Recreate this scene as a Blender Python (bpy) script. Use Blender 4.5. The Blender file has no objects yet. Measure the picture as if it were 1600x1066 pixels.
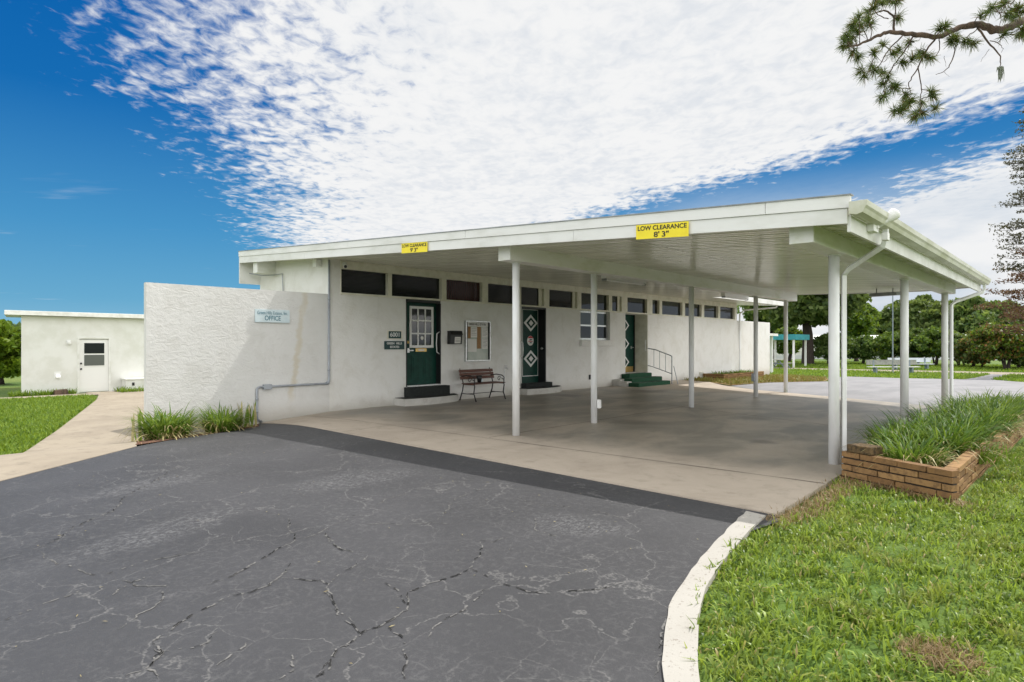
import bpy, bmesh, math, random
import numpy as np
from mathutils import Vector, Matrix
R = math.radians
random.seed(7)
rng = np.random.default_rng(11)
scene = bpy.context.scene
C = scene.collection

# ------------------------------------------------------------------ camera
YAW = 42.484; FPX = 987.6; EYE = 1.39
cam = bpy.data.objects.new('camera', bpy.data.cameras.new('camera'))
C.objects.link(cam); scene.camera = cam
cam.location = (0, 0, EYE)
cam.rotation_euler = (R(90), 0, R(YAW))
cam.data.sensor_width = 36
cam.data.lens = 36 * FPX / 1600
cam.data.shift_y = 0.00247
cam.data.clip_start = 0.05; cam.data.clip_end = 3000
SY, CY = math.sin(R(YAW)), math.cos(R(YAW))

# ------------------------------------------------------------------ light
SUN_TO = Vector((0.13, 0.62, 1.0)).normalized()      # towards the sun
sun_el = math.asin(SUN_TO.z); sun_az = math.atan2(SUN_TO.x, SUN_TO.y)
sd = bpy.data.lights.new('sun', 'SUN'); sd.energy = 3.1; sd.angle = R(0.53); sd.color = (1, .96, .90)
so = bpy.data.objects.new('sun', sd); C.objects.link(so)
so.rotation_euler = (-SUN_TO).to_track_quat('-Z', 'Y').to_euler()
scene.view_settings.view_transform = 'Standard'
scene.view_settings.look = 'None'
scene.view_settings.gamma = 1
scene.view_settings.exposure = 0.35
scene.cycles.diffuse_bounces = 8
scene.cycles.max_bounces = 12

def N(nt, t, **kw):
    n = nt.nodes.new(t)
    for k, v in kw.items():
        if k.startswith('i_'):
            key = k[2:]
            n.inputs[int(key) if key.isdigit() else key].default_value = v
        else: setattr(n, k, v)
    return n
def math_n(nt, op, a, b=None, c=None, clamp=False):
    n = nt.nodes.new('ShaderNodeMath'); n.operation = op; n.use_clamp = clamp
    for i, v in enumerate((a, b, c)):
        if v is None: continue
        if isinstance(v, (int, float)): n.inputs[i].default_value = v
        else: nt.links.new(v, n.inputs[i])
    return n.outputs[0]
def sstep(nt, v, lo, hi, a=0., b=1.):
    n = nt.nodes.new('ShaderNodeMapRange'); n.interpolation_type = 'SMOOTHSTEP'
    nt.links.new(v, n.inputs[0])
    for i, x in zip((1, 2, 3, 4), (lo, hi, a, b)): n.inputs[i].default_value = x
    return n.outputs[0]
def mixc(nt, f, a, b):
    n = nt.nodes.new('ShaderNodeMix'); n.data_type = 'RGBA'
    for s, v in ((n.inputs[0], f), (n.inputs[6], a), (n.inputs[7], b)):
        if isinstance(v, (int, float)): s.default_value = v
        elif isinstance(v, (tuple, list)): s.default_value = tuple(v) + ((1,) if len(v) == 3 else ())
        else: nt.links.new(v, s)
    return n.outputs[2]

world = bpy.data.worlds.new('World'); scene.world = world; world.use_nodes = True
def build_world():
    nt = world.node_tree; nt.nodes.clear(); L = nt.links
    out = N(nt, 'ShaderNodeOutputWorld'); bg = N(nt, 'ShaderNodeBackground')
    bg.inputs[1].default_value = 0.10
    sky = N(nt, 'ShaderNodeTexSky'); sky.sky_type = 'NISHITA'; sky.sun_disc = False
    sky.sun_elevation = sun_el; sky.sun_rotation = sun_az
    sky.air_density = 1.0; sky.dust_density = 0.3; sky.ozone_density = 2.2
    hs = N(nt, 'ShaderNodeHueSaturation'); hs.inputs['Saturation'].default_value = 1.5; hs.inputs['Value'].default_value = .65
    L.new(sky.outputs[0], hs.inputs['Color'])
    tc = N(nt, 'ShaderNodeTexCoord')
    mp = N(nt, 'ShaderNodeMapping'); mp.inputs['Rotation'].default_value = (0, 0, R(-YAW))
    L.new(tc.outputs['Generated'], mp.inputs[0])
    sp = N(nt, 'ShaderNodeSeparateXYZ'); L.new(mp.outputs[0], sp.inputs[0])
    rp = N(nt, 'ShaderNodeValToRGB'); cr = rp.color_ramp; K = 1 / .1274
    stops = [(0, (.26, .53, .72)), (.06, (.13, .40, .635)), (.16, (.065, .30, .585)), (.32, (.008, .150, .46)), (.5, (.001, .105, .41)), (1, (.002, .08, .34))]
    while len(cr.elements) < len(stops): cr.elements.new(.5)
    for e, (q, c) in zip(cr.elements, stops): e.position = q; e.color = (*c, 1)
    L.new(sp.outputs[2], rp.inputs[0])
    vm = N(nt, 'ShaderNodeVectorMath'); vm.operation = 'SCALE'; vm.inputs[3].default_value = K; L.new(rp.outputs[0], vm.inputs[0])
    blue = mixc(nt, .95, hs.outputs[0], vm.outputs[0])
    z = math_n(nt, 'MAXIMUM', sp.outputs[2], .03)
    u = math_n(nt, 'DIVIDE', sp.outputs[0], z); v = math_n(nt, 'DIVIDE', sp.outputs[1], z)
    cb = N(nt, 'ShaderNodeCombineXYZ'); L.new(u, cb.inputs[0]); L.new(v, cb.inputs[1])
    def noise(scale, detail, rough, dist=0., off=(0, 0, 0), sc=(1, 1, 1), rot=0):
        m = N(nt, 'ShaderNodeMapping'); m.inputs['Location'].default_value = off; m.inputs['Scale'].default_value = sc
        m.inputs['Rotation'].default_value = (0, 0, rot)
        L.new(cb.outputs[0], m.inputs[0])
        n = N(nt, 'ShaderNodeTexNoise'); n.inputs['Scale'].default_value = scale; n.inputs['Detail'].default_value = detail
        n.inputs['Roughness'].default_value = rough; n.inputs['Distortion'].default_value = dist
        L.new(m.outputs[0], n.inputs['Vector']); return n.outputs[0]
    big = noise(.8, 3, .5, .3, (3.1, 1.7, 0))
    mid = noise(3.2, 4, .58, .35, (7, 2, 0), (1, .8, 1), .5)
    fine = noise(14, 6, .58, .4, (1, 9, 0), (1, .72, 1), .45)
    s1 = math_n(nt, 'ADD', math_n(nt, 'MULTIPLY_ADD', v, .30, u), .52)
    s1 = math_n(nt, 'DIVIDE', s1, .85)
    cen = math_n(nt, 'MULTIPLY_ADD', v, -.375, 2.32 + .375 * 2.7)
    hw = math_n(nt, 'MINIMUM', math_n(nt, 'MULTIPLY_ADD', v, .30, .16 - .30 * 2.7), .62)
    hw = math_n(nt, 'MULTIPLY', hw, sstep(nt, v, 5.2, 7.5, 1, -.5))
    g = math_n(nt, 'SUBTRACT', math_n(nt, 'ABSOLUTE', math_n(nt, 'SUBTRACT', u, cen)), hw)
    g = math_n(nt, 'DIVIDE', g, .62)
    m = math_n(nt, 'MINIMUM', math_n(nt, 'MINIMUM', s1, g), 1.45)
    m = math_n(nt, 'MAXIMUM', m, -1.2)
    m = math_n(nt, 'ADD', m, math_n(nt, 'MULTIPLY_ADD', big, .9, -.45))
    m = math_n(nt, 'ADD', m, math_n(nt, 'MULTIPLY_ADD', mid, 1.3, -.65))
    m = math_n(nt, 'ADD', m, math_n(nt, 'MULTIPLY_ADD', fine, 2.3, -1.15))
    cov = sstep(nt, m, -.25, .80)
    # low wisps close to the horizon on the blue side
    wis = noise(1.1, 5, .6, .2, (4, 0, 0), (.35, 1, 1))
    wm = math_n(nt, 'MULTIPLY', sstep(nt, wis, .62, .8), .55)
    wm = math_n(nt, 'MULTIPLY', wm, sstep(nt, v, 3, 5))
    cov = math_n(nt, 'MAXIMUM', cov, wm)
    # tone inside the cloud: thin parts and undersides greyer
    tone = sstep(nt, math_n(nt, 'ADD', math_n(nt, 'MULTIPLY', mid, .55), math_n(nt, 'MULTIPLY', fine, .6)), .38, .68)
    cc = mixc(nt, tone, (5.9, 6.15, 6.5), (7.1, 7.13, 7.16))
    # cumulus near the horizon on the right: grey-blue bases
    sp3 = N(nt, 'ShaderNodeTexNoise'); sp3.inputs['Scale'].default_value = 5; sp3.inputs['Detail'].default_value = 5
    m3 = N(nt, 'ShaderNodeMapping'); m3.inputs['Scale'].default_value = (1, 1, 2.6)
    L.new(mp.outputs[0], m3.inputs[0]); L.new(m3.outputs[0], sp3.inputs['Vector'])
    low = sstep(nt, sp.outputs[2], .26, .10)
    lowr = math_n(nt, 'MULTIPLY', low, sstep(nt, sp.outputs[0], .12, .32))
    cc2 = mixc(nt, sstep(nt, sp3.outputs[0], .40, .60), (4.7, 5.3, 6.0), (7.0, 7.05, 7.1))
    cov = math_n(nt, 'MAXIMUM', cov, math_n(nt, 'MULTIPLY', lowr, .93))
    cc = mixc(nt, lowr, cc, cc2)
    # added unseen clouds overhead and behind the viewer, brightened to fill the shade
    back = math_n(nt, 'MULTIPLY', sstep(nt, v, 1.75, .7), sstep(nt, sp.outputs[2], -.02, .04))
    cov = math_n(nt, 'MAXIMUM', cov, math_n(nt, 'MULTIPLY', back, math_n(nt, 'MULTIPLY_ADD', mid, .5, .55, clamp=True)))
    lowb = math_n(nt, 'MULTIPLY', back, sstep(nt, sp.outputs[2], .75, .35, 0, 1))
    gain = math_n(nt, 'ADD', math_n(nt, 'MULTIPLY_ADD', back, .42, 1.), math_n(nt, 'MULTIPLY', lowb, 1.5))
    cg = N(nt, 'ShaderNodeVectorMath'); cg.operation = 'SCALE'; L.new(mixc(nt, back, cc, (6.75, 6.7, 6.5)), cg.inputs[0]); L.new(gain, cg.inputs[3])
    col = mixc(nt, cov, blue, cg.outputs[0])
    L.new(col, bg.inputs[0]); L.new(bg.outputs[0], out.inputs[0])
build_world()

# ------------------------------------------------------------------ materials
def new_mat(name):
    m = bpy.data.materials.new(name); m.use_nodes = True
    nt = m.node_tree; nt.nodes.clear()
    out = N(nt, 'ShaderNodeOutputMaterial'); b = N(nt, 'ShaderNodeBsdfPrincipled')
    nt.links.new(b.outputs[0], out.inputs[0])
    return m, nt, b, out
def wpos(nt, scale=(1, 1, 1), loc=(0, 0, 0)):
    g = N(nt, 'ShaderNodeNewGeometry')
    m = N(nt, 'ShaderNodeMapping'); m.inputs['Scale'].default_value = scale; m.inputs['Location'].default_value = loc
    nt.links.new(g.outputs['Position'], m.inputs[0]); return m.outputs[0]
def tnoise(nt, vec, scale, detail=4, rough=.55, dist=0.):
    n = N(nt, 'ShaderNodeTexNoise'); n.inputs['Scale'].default_value = scale; n.inputs['Detail'].default_value = detail
    n.inputs['Roughness'].default_value = rough; n.inputs['Distortion'].default_value = dist
    nt.links.new(vec, n.inputs['Vector']); return n.outputs[0]
def bump(nt, b, h, strength, dist):
    n = N(nt, 'ShaderNodeBump'); n.inputs['Strength'].default_value = strength; n.inputs['Distance'].default_value = dist
    nt.links.new(h, n.inputs['Height']); nt.links.new(n.outputs[0], b.inputs['Normal']); return n
def simple(name, c, rough=.6, c2=None, ns=6., bs=0., bscale=40., bd=.004, metal=0., spec=.5, stretch=(1, 1, 1), lo=.4, hi=.65):
    m, nt, b, o = new_mat(name)
    b.inputs['Roughness'].default_value = rough; b.inputs['Metallic'].default_value = metal
    b.inputs['Specular IOR Level'].default_value = spec
    b.inputs['Base Color'].default_value = tuple(c) + (1,)
    if c2 is not None:
        n = tnoise(nt, wpos(nt, stretch), ns, 5, .6)
        nt.links.new(mixc(nt, sstep(nt, n, lo, hi), c, c2), b.inputs['Base Color'])
    if bs: bump(nt, b, tnoise(nt, wpos(nt), bscale, 4, .6), bs, bd)
    return m
M = {}
M['trim'] = simple('white_paint', (.78, .78, .76), .5, (.66, .66, .62), 3, .15, 60, .002, stretch=(.4, 1, 1))
M['post'] = simple('post_paint', (.80, .81, .82), .45, (.68, .68, .67), 4, .1, 50, .002, stretch=(1, 1, .3))
M['cream'] = simple('cream_paint', (.76, .74, .64), .5, (.66, .64, .53), 4)
M['gutter'] = simple('gutter_metal', (.64, .64, .56), .4, (.46, .47, .33), 2.2, stretch=(1, .6, 1))
M['drip'] = simple('drip_edge_metal', (.30, .32, .33), .45, (.2, .21, .22), 5)
M['dark'] = simple('black_paint', (.012, .013, .014), .4)
M['iron'] = simple('cast_iron', (.02, .018, .018), .5)
M['steel'] = simple('aluminium', (.62, .63, .64), .35, (.5, .5, .5), 20, metal=.9)
M['conduit'] = simple('conduit_grey', (.36, .39, .43), .45, (.28, .30, .33), 5, metal=.3)
M['green_door'] = simple('dark_green_paint', (.005, .050, .036), .5, (.004, .036, .026), 8, spec=.25)
M['carpet'] = simple('green_carpet', (.012, .07, .033), .95, (.008, .05, .024), 30, .6, 400, .004)
M['carpet_dark'] = simple('dark_carpet', (.014, .017, .017), .95, (.02, .024, .022), 30, .6, 400, .004)
M['wood'] = simple('bench_wood', (.13, .05, .032), .5, (.075, .03, .02), 9, .3, 60, .003, stretch=(6, .6, 6))
M['white'] = simple('white_plain', (.8, .8, .79), .55)
M['brass'] = simple('brass', (.55, .38, .14), .35, metal=.8)
M['yellow'] = simple('sign_yellow', (.90, .74, .012), .45, (.84, .67, .01), 6)
M['black_ink'] = simple('black_lettering', (.012, .012, .012), .6)
M['blue_ink'] = simple('blue_lettering', (.06, .19, .26), .6)
M['sign_pale'] = simple('pale_sign_board', (.62, .72, .76), .5, (.55, .66, .71), 8)
M['white_ink'] = simple('white_lettering', (.75, .76, .75), .6)
M['sign_green'] = simple('dark_green_sign', (.012, .05, .052), .5)
M['paper'] = simple('paper', (.74, .73, .70), .8)
M['cork'] = simple('cork', (.36, .21, .10), .9, (.28, .16, .075), 60)
M['red'] = simple('sign_red', (.50, .035, .04), .5)
M['moss'] = simple('spanish_moss', (.20, .22, .17), .95)
M['teal'] = simple('teal_metal', (.015, .26, .30), .45, (.012, .2, .24), 3)
M['bark'] = simple('bark', (.10, .065, .045), .95, (.05, .035, .026), 9, .8, 25, .03, stretch=(1, 1, .25))
M['bark_dark'] = simple('dark_bark', (.045, .032, .026), .95, (.025, .02, .016), 9, .8, 25, .03, stretch=(1, 1, .25))
M['pole'] = simple('grey_pole', (.20, .24, .27), .5)
M['soil'] = simple('soil', (.07, .048, .032), .95, (.04, .028, .018), 12, .6, 60, .01)
M['mulch'] = simple('mulch', (.18, .08, .045), .95, (.07, .04, .028), 25, .8, 120, .01)

def glass_mat(name, c, c2=None):
    m, nt, b, o = new_mat(name)
    b.inputs['Base Color'].default_value = tuple(c) + (1,)
    b.inputs['Roughness'].default_value = .04; b.inputs['Specular IOR Level'].default_value = .42
    if c2:
        w = N(nt, 'ShaderNodeTexWave'); w.bands_direction = 'Y'; w.inputs['Scale'].default_value = 5; w.inputs['Distortion'].default_value = 1.5; w.inputs['Detail'].default_value = 2
        nt.links.new(wpos(nt, (1, 1, .15)), w.inputs['Vector'])
        nt.links.new(mixc(nt, w.outputs[1], c, c2), b.inputs['Base Color'])
    return m
M['glass'] = glass_mat('window_glass', (.010, .013, .014))
M['glass_red'] = glass_mat('window_glass_red_curtain', (.022, .010, .008), (.055, .016, .013))
M['glass_blind'] = glass_mat('window_glass_blind', (.04, .06, .06), (.075, .095, .095))
M['glass_screen'] = glass_mat('screened_glass', (.12, .13, .12))

def stucco(name, streak=False, coarse=1.):
    m, nt, b, o = new_mat(name)
    b.inputs['Roughness'].default_value = .85; b.inputs['Specular IOR Level'].default_value = .2
    p = wpos(nt)
    n1 = tnoise(nt, p, 2.2, 6, .65, .5)
    col = mixc(nt, sstep(nt, n1, .42, .72), (.76, .755, .735) if not streak else (.67, .668, .655), (.685, .675, .64) if not streak else (.61, .605, .585))
    n2 = tnoise(nt, wpos(nt, (1, 1, .12)), 5, 4, .6)
    col = mixc(nt, math_n(nt, 'MULTIPLY', sstep(nt, n2, .62, .80), .14), col, (.42, .41, .37))
    s = N(nt, 'ShaderNodeSeparateXYZ'); nt.links.new(p, s.inputs[0])
    # splashed dirt along the foot of the wall
    foot = sstep(nt, math_n(nt, 'ADD', s.outputs[2], math_n(nt, 'MULTIPLY', n1, .5)), .55, .18)
    col = mixc(nt, math_n(nt, 'MULTIPLY', foot, .5), col, (.33, .29, .23))
    if streak:
        # one long rusty-yellow run mark
        c0 = math_n(nt, 'ADD', s.outputs[1], math_n(nt, 'MULTIPLY_ADD', s.outputs[2], -.16, -6.12))
        wob = math_n(nt, 'MULTIPLY_ADD', tnoise(nt, wpos(nt, (1, .6, 2)), 3, 3), .26, -.13)
        d = math_n(nt, 'ABSOLUTE', math_n(nt, 'ADD', c0, wob))
        band = sstep(nt, d, .10, .015)
        band = math_n(nt, 'MULTIPLY', band, sstep(nt, s.outputs[2], .15, .5))
        band = math_n(nt, 'MULTIPLY', band, sstep(nt, n2, .25, .6, .25, .8))
        col = mixc(nt, math_n(nt, 'MULTIPLY', band, .45), col, (.50, .40, .20))
    nt.links.new(col, b.inputs['Base Color'])
    h = math_n(nt, 'ADD', math_n(nt, 'MULTIPLY', tnoise(nt, wpos(nt, (1, .75, 1.25)), 9.5 / coarse, 6, .6, 1.1), 1.),
               math_n(nt, 'MULTIPLY', tnoise(nt, p, 45, 3, .6), .25))
    bump(nt, b, h, .5, .028 * coarse)
    return m
M['stucco'] = stucco('white_stucco', False, .7)
M['stucco_wing'] = stucco('rough_white_stucco', True, 1.)
M['shed_wall'] = simple('shed_white', (.76, .76, .74), .7, (.68, .68, .64), 1.5, .25, 30, .006)

def soffit_mat():
    m, nt, b, o = new_mat('soffit_metal')
    b.inputs['Roughness'].default_value = .2; b.inputs['Specular IOR Level'].default_value = .7
    p = wpos(nt, (.25, 2.2, 1)); n = tnoise(nt, p, 2.0, 4, .6)
    col = mixc(nt, sstep(nt, n, .40, .68), (.74, .725, .66), (.58, .565, .49))
    s = N(nt, 'ShaderNodeSeparateXYZ'); nt.links.new(wpos(nt), s.inputs[0])
    # algae bloom near the damp gutter side
    e = math_n(nt, 'ABSOLUTE', math_n(nt, 'ADD', s.outputs[0], 1.98))
    a = math_n(nt, 'MULTIPLY', sstep(nt, e, .24, .02), sstep(nt, tnoise(nt, wpos(nt, (1, .5, 1)), 3.5, 5), .35, .62, .15, .85))
    col = mixc(nt, a, col, (.34, .37, .12))
    nt.links.new(col, b.inputs['Base Color'])
    return m
M['soffit'] = soffit_mat()
def beam_mat():
    m, nt, b, o = new_mat('beam_paint')
    b.inputs['Roughness'].default_value = .45
    n = tnoise(nt, wpos(nt, (1, .35, 1)), 3, 4, .6)
    col = mixc(nt, sstep(nt, n, .45, .72), (.78, .78, .75), (.62, .63, .52))
    nt.links.new(col, b.inputs['Base Color']); return m
M['beam'] = beam_mat()

def asphalt():
    m, nt, b, o = new_mat('sealed_asphalt')
    p = wpos(nt)
    n1 = tnoise(nt, p, .55, 4, .6, .4); n2 = tnoise(nt, p, 260, 2, .7)
    col = mixc(nt, sstep(nt, n1, .35, .68), (.030, .0305, .0355), (.046, .0465, .0525))
    # pale scuffed streaks running with the traffic
    n3 = tnoise(nt, wpos(nt, (1.0, .28, 1)), 1.6, 6, .68, .6)
    n3b = tnoise(nt, wpos(nt, (1, .6, 1)), 34, 5, .8, 1.0)
    st = math_n(nt, 'MULTIPLY', sstep(nt, n3, .56, .72), sstep(nt, n3b, .44, .66))
    col = mixc(nt, math_n(nt, 'MULTIPLY', st, .55), col, (.17, .165, .17))
    # the two worn patches where the sealer has rubbed off
    sxy = N(nt, 'ShaderNodeSeparateXYZ'); nt.links.new(p, sxy.inputs[0]); n3c = tnoise(nt, p, 1.7, 4, .6)
    for (x, y, ax, ay, rot) in ((-5.05, 1.65, .30, 1.0, .28), (-5.55, 3.7, .45, .9, -.1), (-6.9, 2.3, .3, .8, .4), (-2.9, 3.9, .5, .3, .2)):
        c, q = math.cos(rot), math.sin(rot)
        dx = math_n(nt, 'ADD', sxy.outputs[0], -x); dy = math_n(nt, 'ADD', sxy.outputs[1], -y)
        e1 = math_n(nt, 'DIVIDE', math_n(nt, 'ADD', math_n(nt, 'MULTIPLY', dx, c), math_n(nt, 'MULTIPLY', dy, q)), ax)
        e2 = math_n(nt, 'DIVIDE', math_n(nt, 'SUBTRACT', math_n(nt, 'MULTIPLY', dy, c), math_n(nt, 'MULTIPLY', dx, q)), ay)
        d = math_n(nt, 'ADD', math_n(nt, 'ADD', math_n(nt, 'MULTIPLY', e1, e1), math_n(nt, 'MULTIPLY', e2, e2)), math_n(nt, 'MULTIPLY_ADD', n3c, 1.6, -.8))
        k0 = math_n(nt, 'MULTIPLY', sstep(nt, d, 1.1, .1), sstep(nt, n3b, .47, .60, .0, .60))
        col = mixc(nt, k0, col, (.185, .185, .19))
    # hairline crazing
    dn = N(nt, 'ShaderNodeTexNoise'); dn.inputs['Scale'].default_value = 4; dn.inputs['Detail'].default_value = 4
    nt.links.new(p, dn.inputs['Vector'])
    def crack(scale, w, amt, seed):
        mx = N(nt, 'ShaderNodeMix'); mx.data_type = 'VECTOR'; mx.inputs[0].default_value = amt
        nt.links.new(wpos(nt, (1, 1, 0), (seed, seed, 0)), mx.inputs[4]); nt.links.new(dn.outputs[1], mx.inputs[5])
        v = N(nt, 'ShaderNodeTexVoronoi'); v.feature = 'DISTANCE_TO_EDGE'; v.inputs['Scale'].default_value = scale
        nt.links.new(mx.outputs[1], v.inputs['Vector'])
        return sstep(nt, v.outputs['Distance'], w, w * .25)
    k1 = math_n(nt, 'MULTIPLY', crack(1.5, .012, .30, 3.3), sstep(nt, tnoise(nt, wpos(nt, (1, 1, 1), (5, 5, 0)), .9, 3), .40, .54))
    k2 = math_n(nt, 'MULTIPLY', crack(4.5, .022, .12, 8.1), sstep(nt, tnoise(nt, wpos(nt, (1, 1, 1), (9, 2, 0)), 1.6, 4), .47, .60))
    k = math_n(nt, 'MAXIMUM', math_n(nt, 'MULTIPLY', k1, .8), math_n(nt, 'MULTIPLY', k2, .45))
    k = math_n(nt, 'MULTIPLY', k, sstep(nt, tnoise(nt, p, 60, 3), .35, .62))
    col = mixc(nt, math_n(nt, 'MULTIPLY', k, .75), col, (.20, .195, .19))
    # aggregate and specks
    sv = N(nt, 'ShaderNodeTexVoronoi'); sv.inputs['Scale'].default_value = 26; nt.links.new(p, sv.inputs['Vector'])
    spk = math_n(nt, 'MULTIPLY', sstep(nt, sv.outputs['Distance'], .10, .05), sstep(nt, tnoise(nt, p, 5, 3), .52, .7))
    col = mixc(nt, math_n(nt, 'MULTIPLY', spk, .6), col, (.25, .24, .21))
    k3 = math_n(nt, 'MAXIMUM', crack(13, .10, .055, 2.2), math_n(nt, 'MULTIPLY', crack(29, .13, .03, 6.4), .7))
    k3 = math_n(nt, 'MULTIPLY', k3, sstep(nt, tnoise(nt, p, 17, 4, .7), .42, .62))
    k3 = math_n(nt, 'MULTIPLY', k3, sstep(nt, tnoise(nt, wpos(nt, (1, 1, 1), (2, 7, 0)), .9, 4), .30, .62, .2, 1.))
    col = mixc(nt, math_n(nt, 'MULTIPLY', k3, .28), col, (.165, .163, .165))
    fl = math_n(nt, 'MULTIPLY', sstep(nt, tnoise(nt, wpos(nt, (1, .7, 1)), 38, 5, .8, .8), .55, .70), sstep(nt, tnoise(nt, p, 1.3, 4), .36, .66, .25, 1.))
    col = mixc(nt, math_n(nt, 'MULTIPLY', fl, .42), col, (.145, .142, .142))
    col = mixc(nt, sstep(nt, tnoise(nt, p, 90, 3, .8), .60, .75, 0, .5), col, (.018, .018, .020))
    col = mixc(nt, sstep(nt, n2, .4, .75, 0., .5), col, (.09, .09, .09))
    nt.links.new(col, b.inputs['Base Color'])
    b.inputs['Roughness'].default_value = .62; b.inputs['Specular IOR Level'].default_value = .4
    h = math_n(nt, 'ADD', math_n(nt, 'MULTIPLY', n2, .6), math_n(nt, 'MULTIPLY', tnoise(nt, p, 30, 4, .7), .5))
    h = math_n(nt, 'SUBTRACT', h, math_n(nt, 'MULTIPLY', k, .6))
    bump(nt, b, h, .5, .006)
    return m
M['asphalt'] = asphalt()
M['crack_pale'] = simple('crack_edge', (.17, .166, .16), .9, (.085, .084, .084), 30)
M['crack_dark'] = simple('crack_gap', (.012, .012, .012), .95)
M['lot'] = simple('sheen_asphalt', (.25, .245, .26), .6, (.19, .19, .20), 1.2, .4, 120, .006, stretch=(1, .4, 1), spec=.5)  # grazing sheen of the far lot put into the pale base grey

def concrete(name, c1, c2, c3, oil=False):
    m, nt, b, o = new_mat(name)
    p = wpos(nt)
    n1 = tnoise(nt, p, .8, 6, .62, .6); n2 = tnoise(nt, p, 140, 2, .7); n3 = tnoise(nt, p, 4, 5, .65)
    col = mixc(nt, sstep(nt, n1, .38, .66), c1, c2)
    col = mixc(nt, sstep(nt, n3, .5, .75, 0, .6), col, c3)
    v = N(nt, 'ShaderNodeTexVoronoi'); v.inputs['Scale'].default_value = 45; nt.links.new(p, v.inputs['Vector'])
    col = mixc(nt, math_n(nt, 'MULTIPLY', sstep(nt, v.outputs['Distance'], .3, .12), sstep(nt, n2, .45, .7, .0, .55)), col, tuple(min(1, x * 1.7) for x in c1))
    if oil:
        s = N(nt, 'ShaderNodeSeparateXYZ'); nt.links.new(p, s.inputs[0])
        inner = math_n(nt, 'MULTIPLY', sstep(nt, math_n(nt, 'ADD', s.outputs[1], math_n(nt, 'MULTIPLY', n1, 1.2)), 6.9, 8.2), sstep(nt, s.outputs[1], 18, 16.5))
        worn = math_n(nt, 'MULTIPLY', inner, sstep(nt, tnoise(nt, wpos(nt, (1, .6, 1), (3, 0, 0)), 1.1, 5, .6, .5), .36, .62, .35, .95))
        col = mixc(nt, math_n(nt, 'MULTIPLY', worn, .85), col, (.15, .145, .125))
        for (x, y, r, k) in ((-9.4, 16.2, .8, .8), (-3.4, 8.9, .28, .6), (-10.2, 13.4, .6, .7), (-4.6, 11.6, .4, .4), (-6.0, 9.6, .5, .35)):
            dx = math_n(nt, 'ADD', s.outputs[0], -x); dy = math_n(nt, 'ADD', s.outputs[1], -y)
            d = math_n(nt, 'SQRT', math_n(nt, 'ADD', math_n(nt, 'MULTIPLY', dx, dx), math_n(nt, 'MULTIPLY', dy, dy)))
            d = math_n(nt, 'ADD', d, math_n(nt, 'MULTIPLY_ADD', n3, r, -r * .5))
            col = mixc(nt, sstep(nt, d, r, r * .25, 0, k), col, (.07, .06, .05))
        b.inputs['Roughness'].default_value = .5
        rr = math_n(nt, 'SUBTRACT', .78, math_n(nt, 'MULTIPLY', inner, .36)); nt.links.new(rr, b.inputs['Roughness'])
    else: b.inputs['Roughness'].default_value = .85
    nt.links.new(col, b.inputs['Base Color'])
    bump(nt, b, math_n(nt, 'ADD', n2, math_n(nt, 'MULTIPLY', tnoise(nt, p, 35, 4), .5)), .35, .004)
    return m
M['slab'] = concrete('carport_concrete', (.46, .395, .32), (.39, .33, .265), (.29, .245, .195), True)
M['path'] = concrete('path_concrete', (.34, .29, .222), (.28, .236, .18), (.17, .145, .11))
M['joint'] = simple('joint_gap', (.06, .052, .045), .95, (.12, .10, .085), 8)
M['step'] = concrete('step_concrete', (.55, .54, .51), (.45, .44, .41), (.33, .31, .28))
def kerbpaint():
    m, nt, b, o = new_mat('chipped_white_paint')
    p = wpos(nt); n = tnoise(nt, p, 38, 5, .75); n2 = tnoise(nt, p, 3, 3)
    col = mixc(nt, sstep(nt, n, .58, .66), mixc(nt, n2, (.43, .415, .38), (.36, .34, .305)), (.22, .19, .16))
    nt.links.new(col, b.inputs['Base Color']); b.inputs['Roughness'].default_value = .75
    bump(nt, b, tnoise(nt, p, 70, 3), .4, .004); return m
M['kerb'] = kerbpaint()
def lawnbase():
    m, nt, b, o = new_mat('lawn_ground')
    p = wpos(nt); n1 = tnoise(nt, p, .25, 5, .6); n2 = tnoise(nt, p, 9, 5, .7)
    col = mixc(nt, sstep(nt, n1, .35, .68), (.075, .150, .016), (.135, .185, .026))
    col = mixc(nt, sstep(nt, n2, .45, .75, 0, .7), col, (.045, .075, .012))
    nt.links.new(col, b.inputs['Base Color']); b.inputs['Roughness'].default_value = .95
    bump(nt, b, n2, .8, .05); return m
M['lawn'] = lawnbase()
M['dry_lawn'] = simple('dry_bed', (.20, .17, .045), .95, (.22, .11, .045), 1.4, .8, 30, .04)
def brickmat():
    m, nt, b, o = new_mat('tan_brick')
    gi = N(nt, 'ShaderNodeNewGeometry')
    p = wpos(nt); n = tnoise(nt, p, 16, 5, .7)
    col = mixc(nt, gi.outputs['Random Per Island'], (.20, .105, .038), (.36, .21, .085))
    col = mixc(nt, sstep(nt, n, .42, .72, 0, .75), col, (.12, .065, .03))
    nt.links.new(col, b.inputs['Base Color']); b.inputs['Roughness'].default_value = .85
    bump(nt, b, n, .7, .012); return m
M['brick'] = brickmat()
M['old_block'] = simple('weathered_block', (.17, .11, .05), .95, (.06, .042, .022), 22, 1., 45, .03)
M['mortar'] = simple('dark_mortar', (.04, .03, .022), .95)

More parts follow.
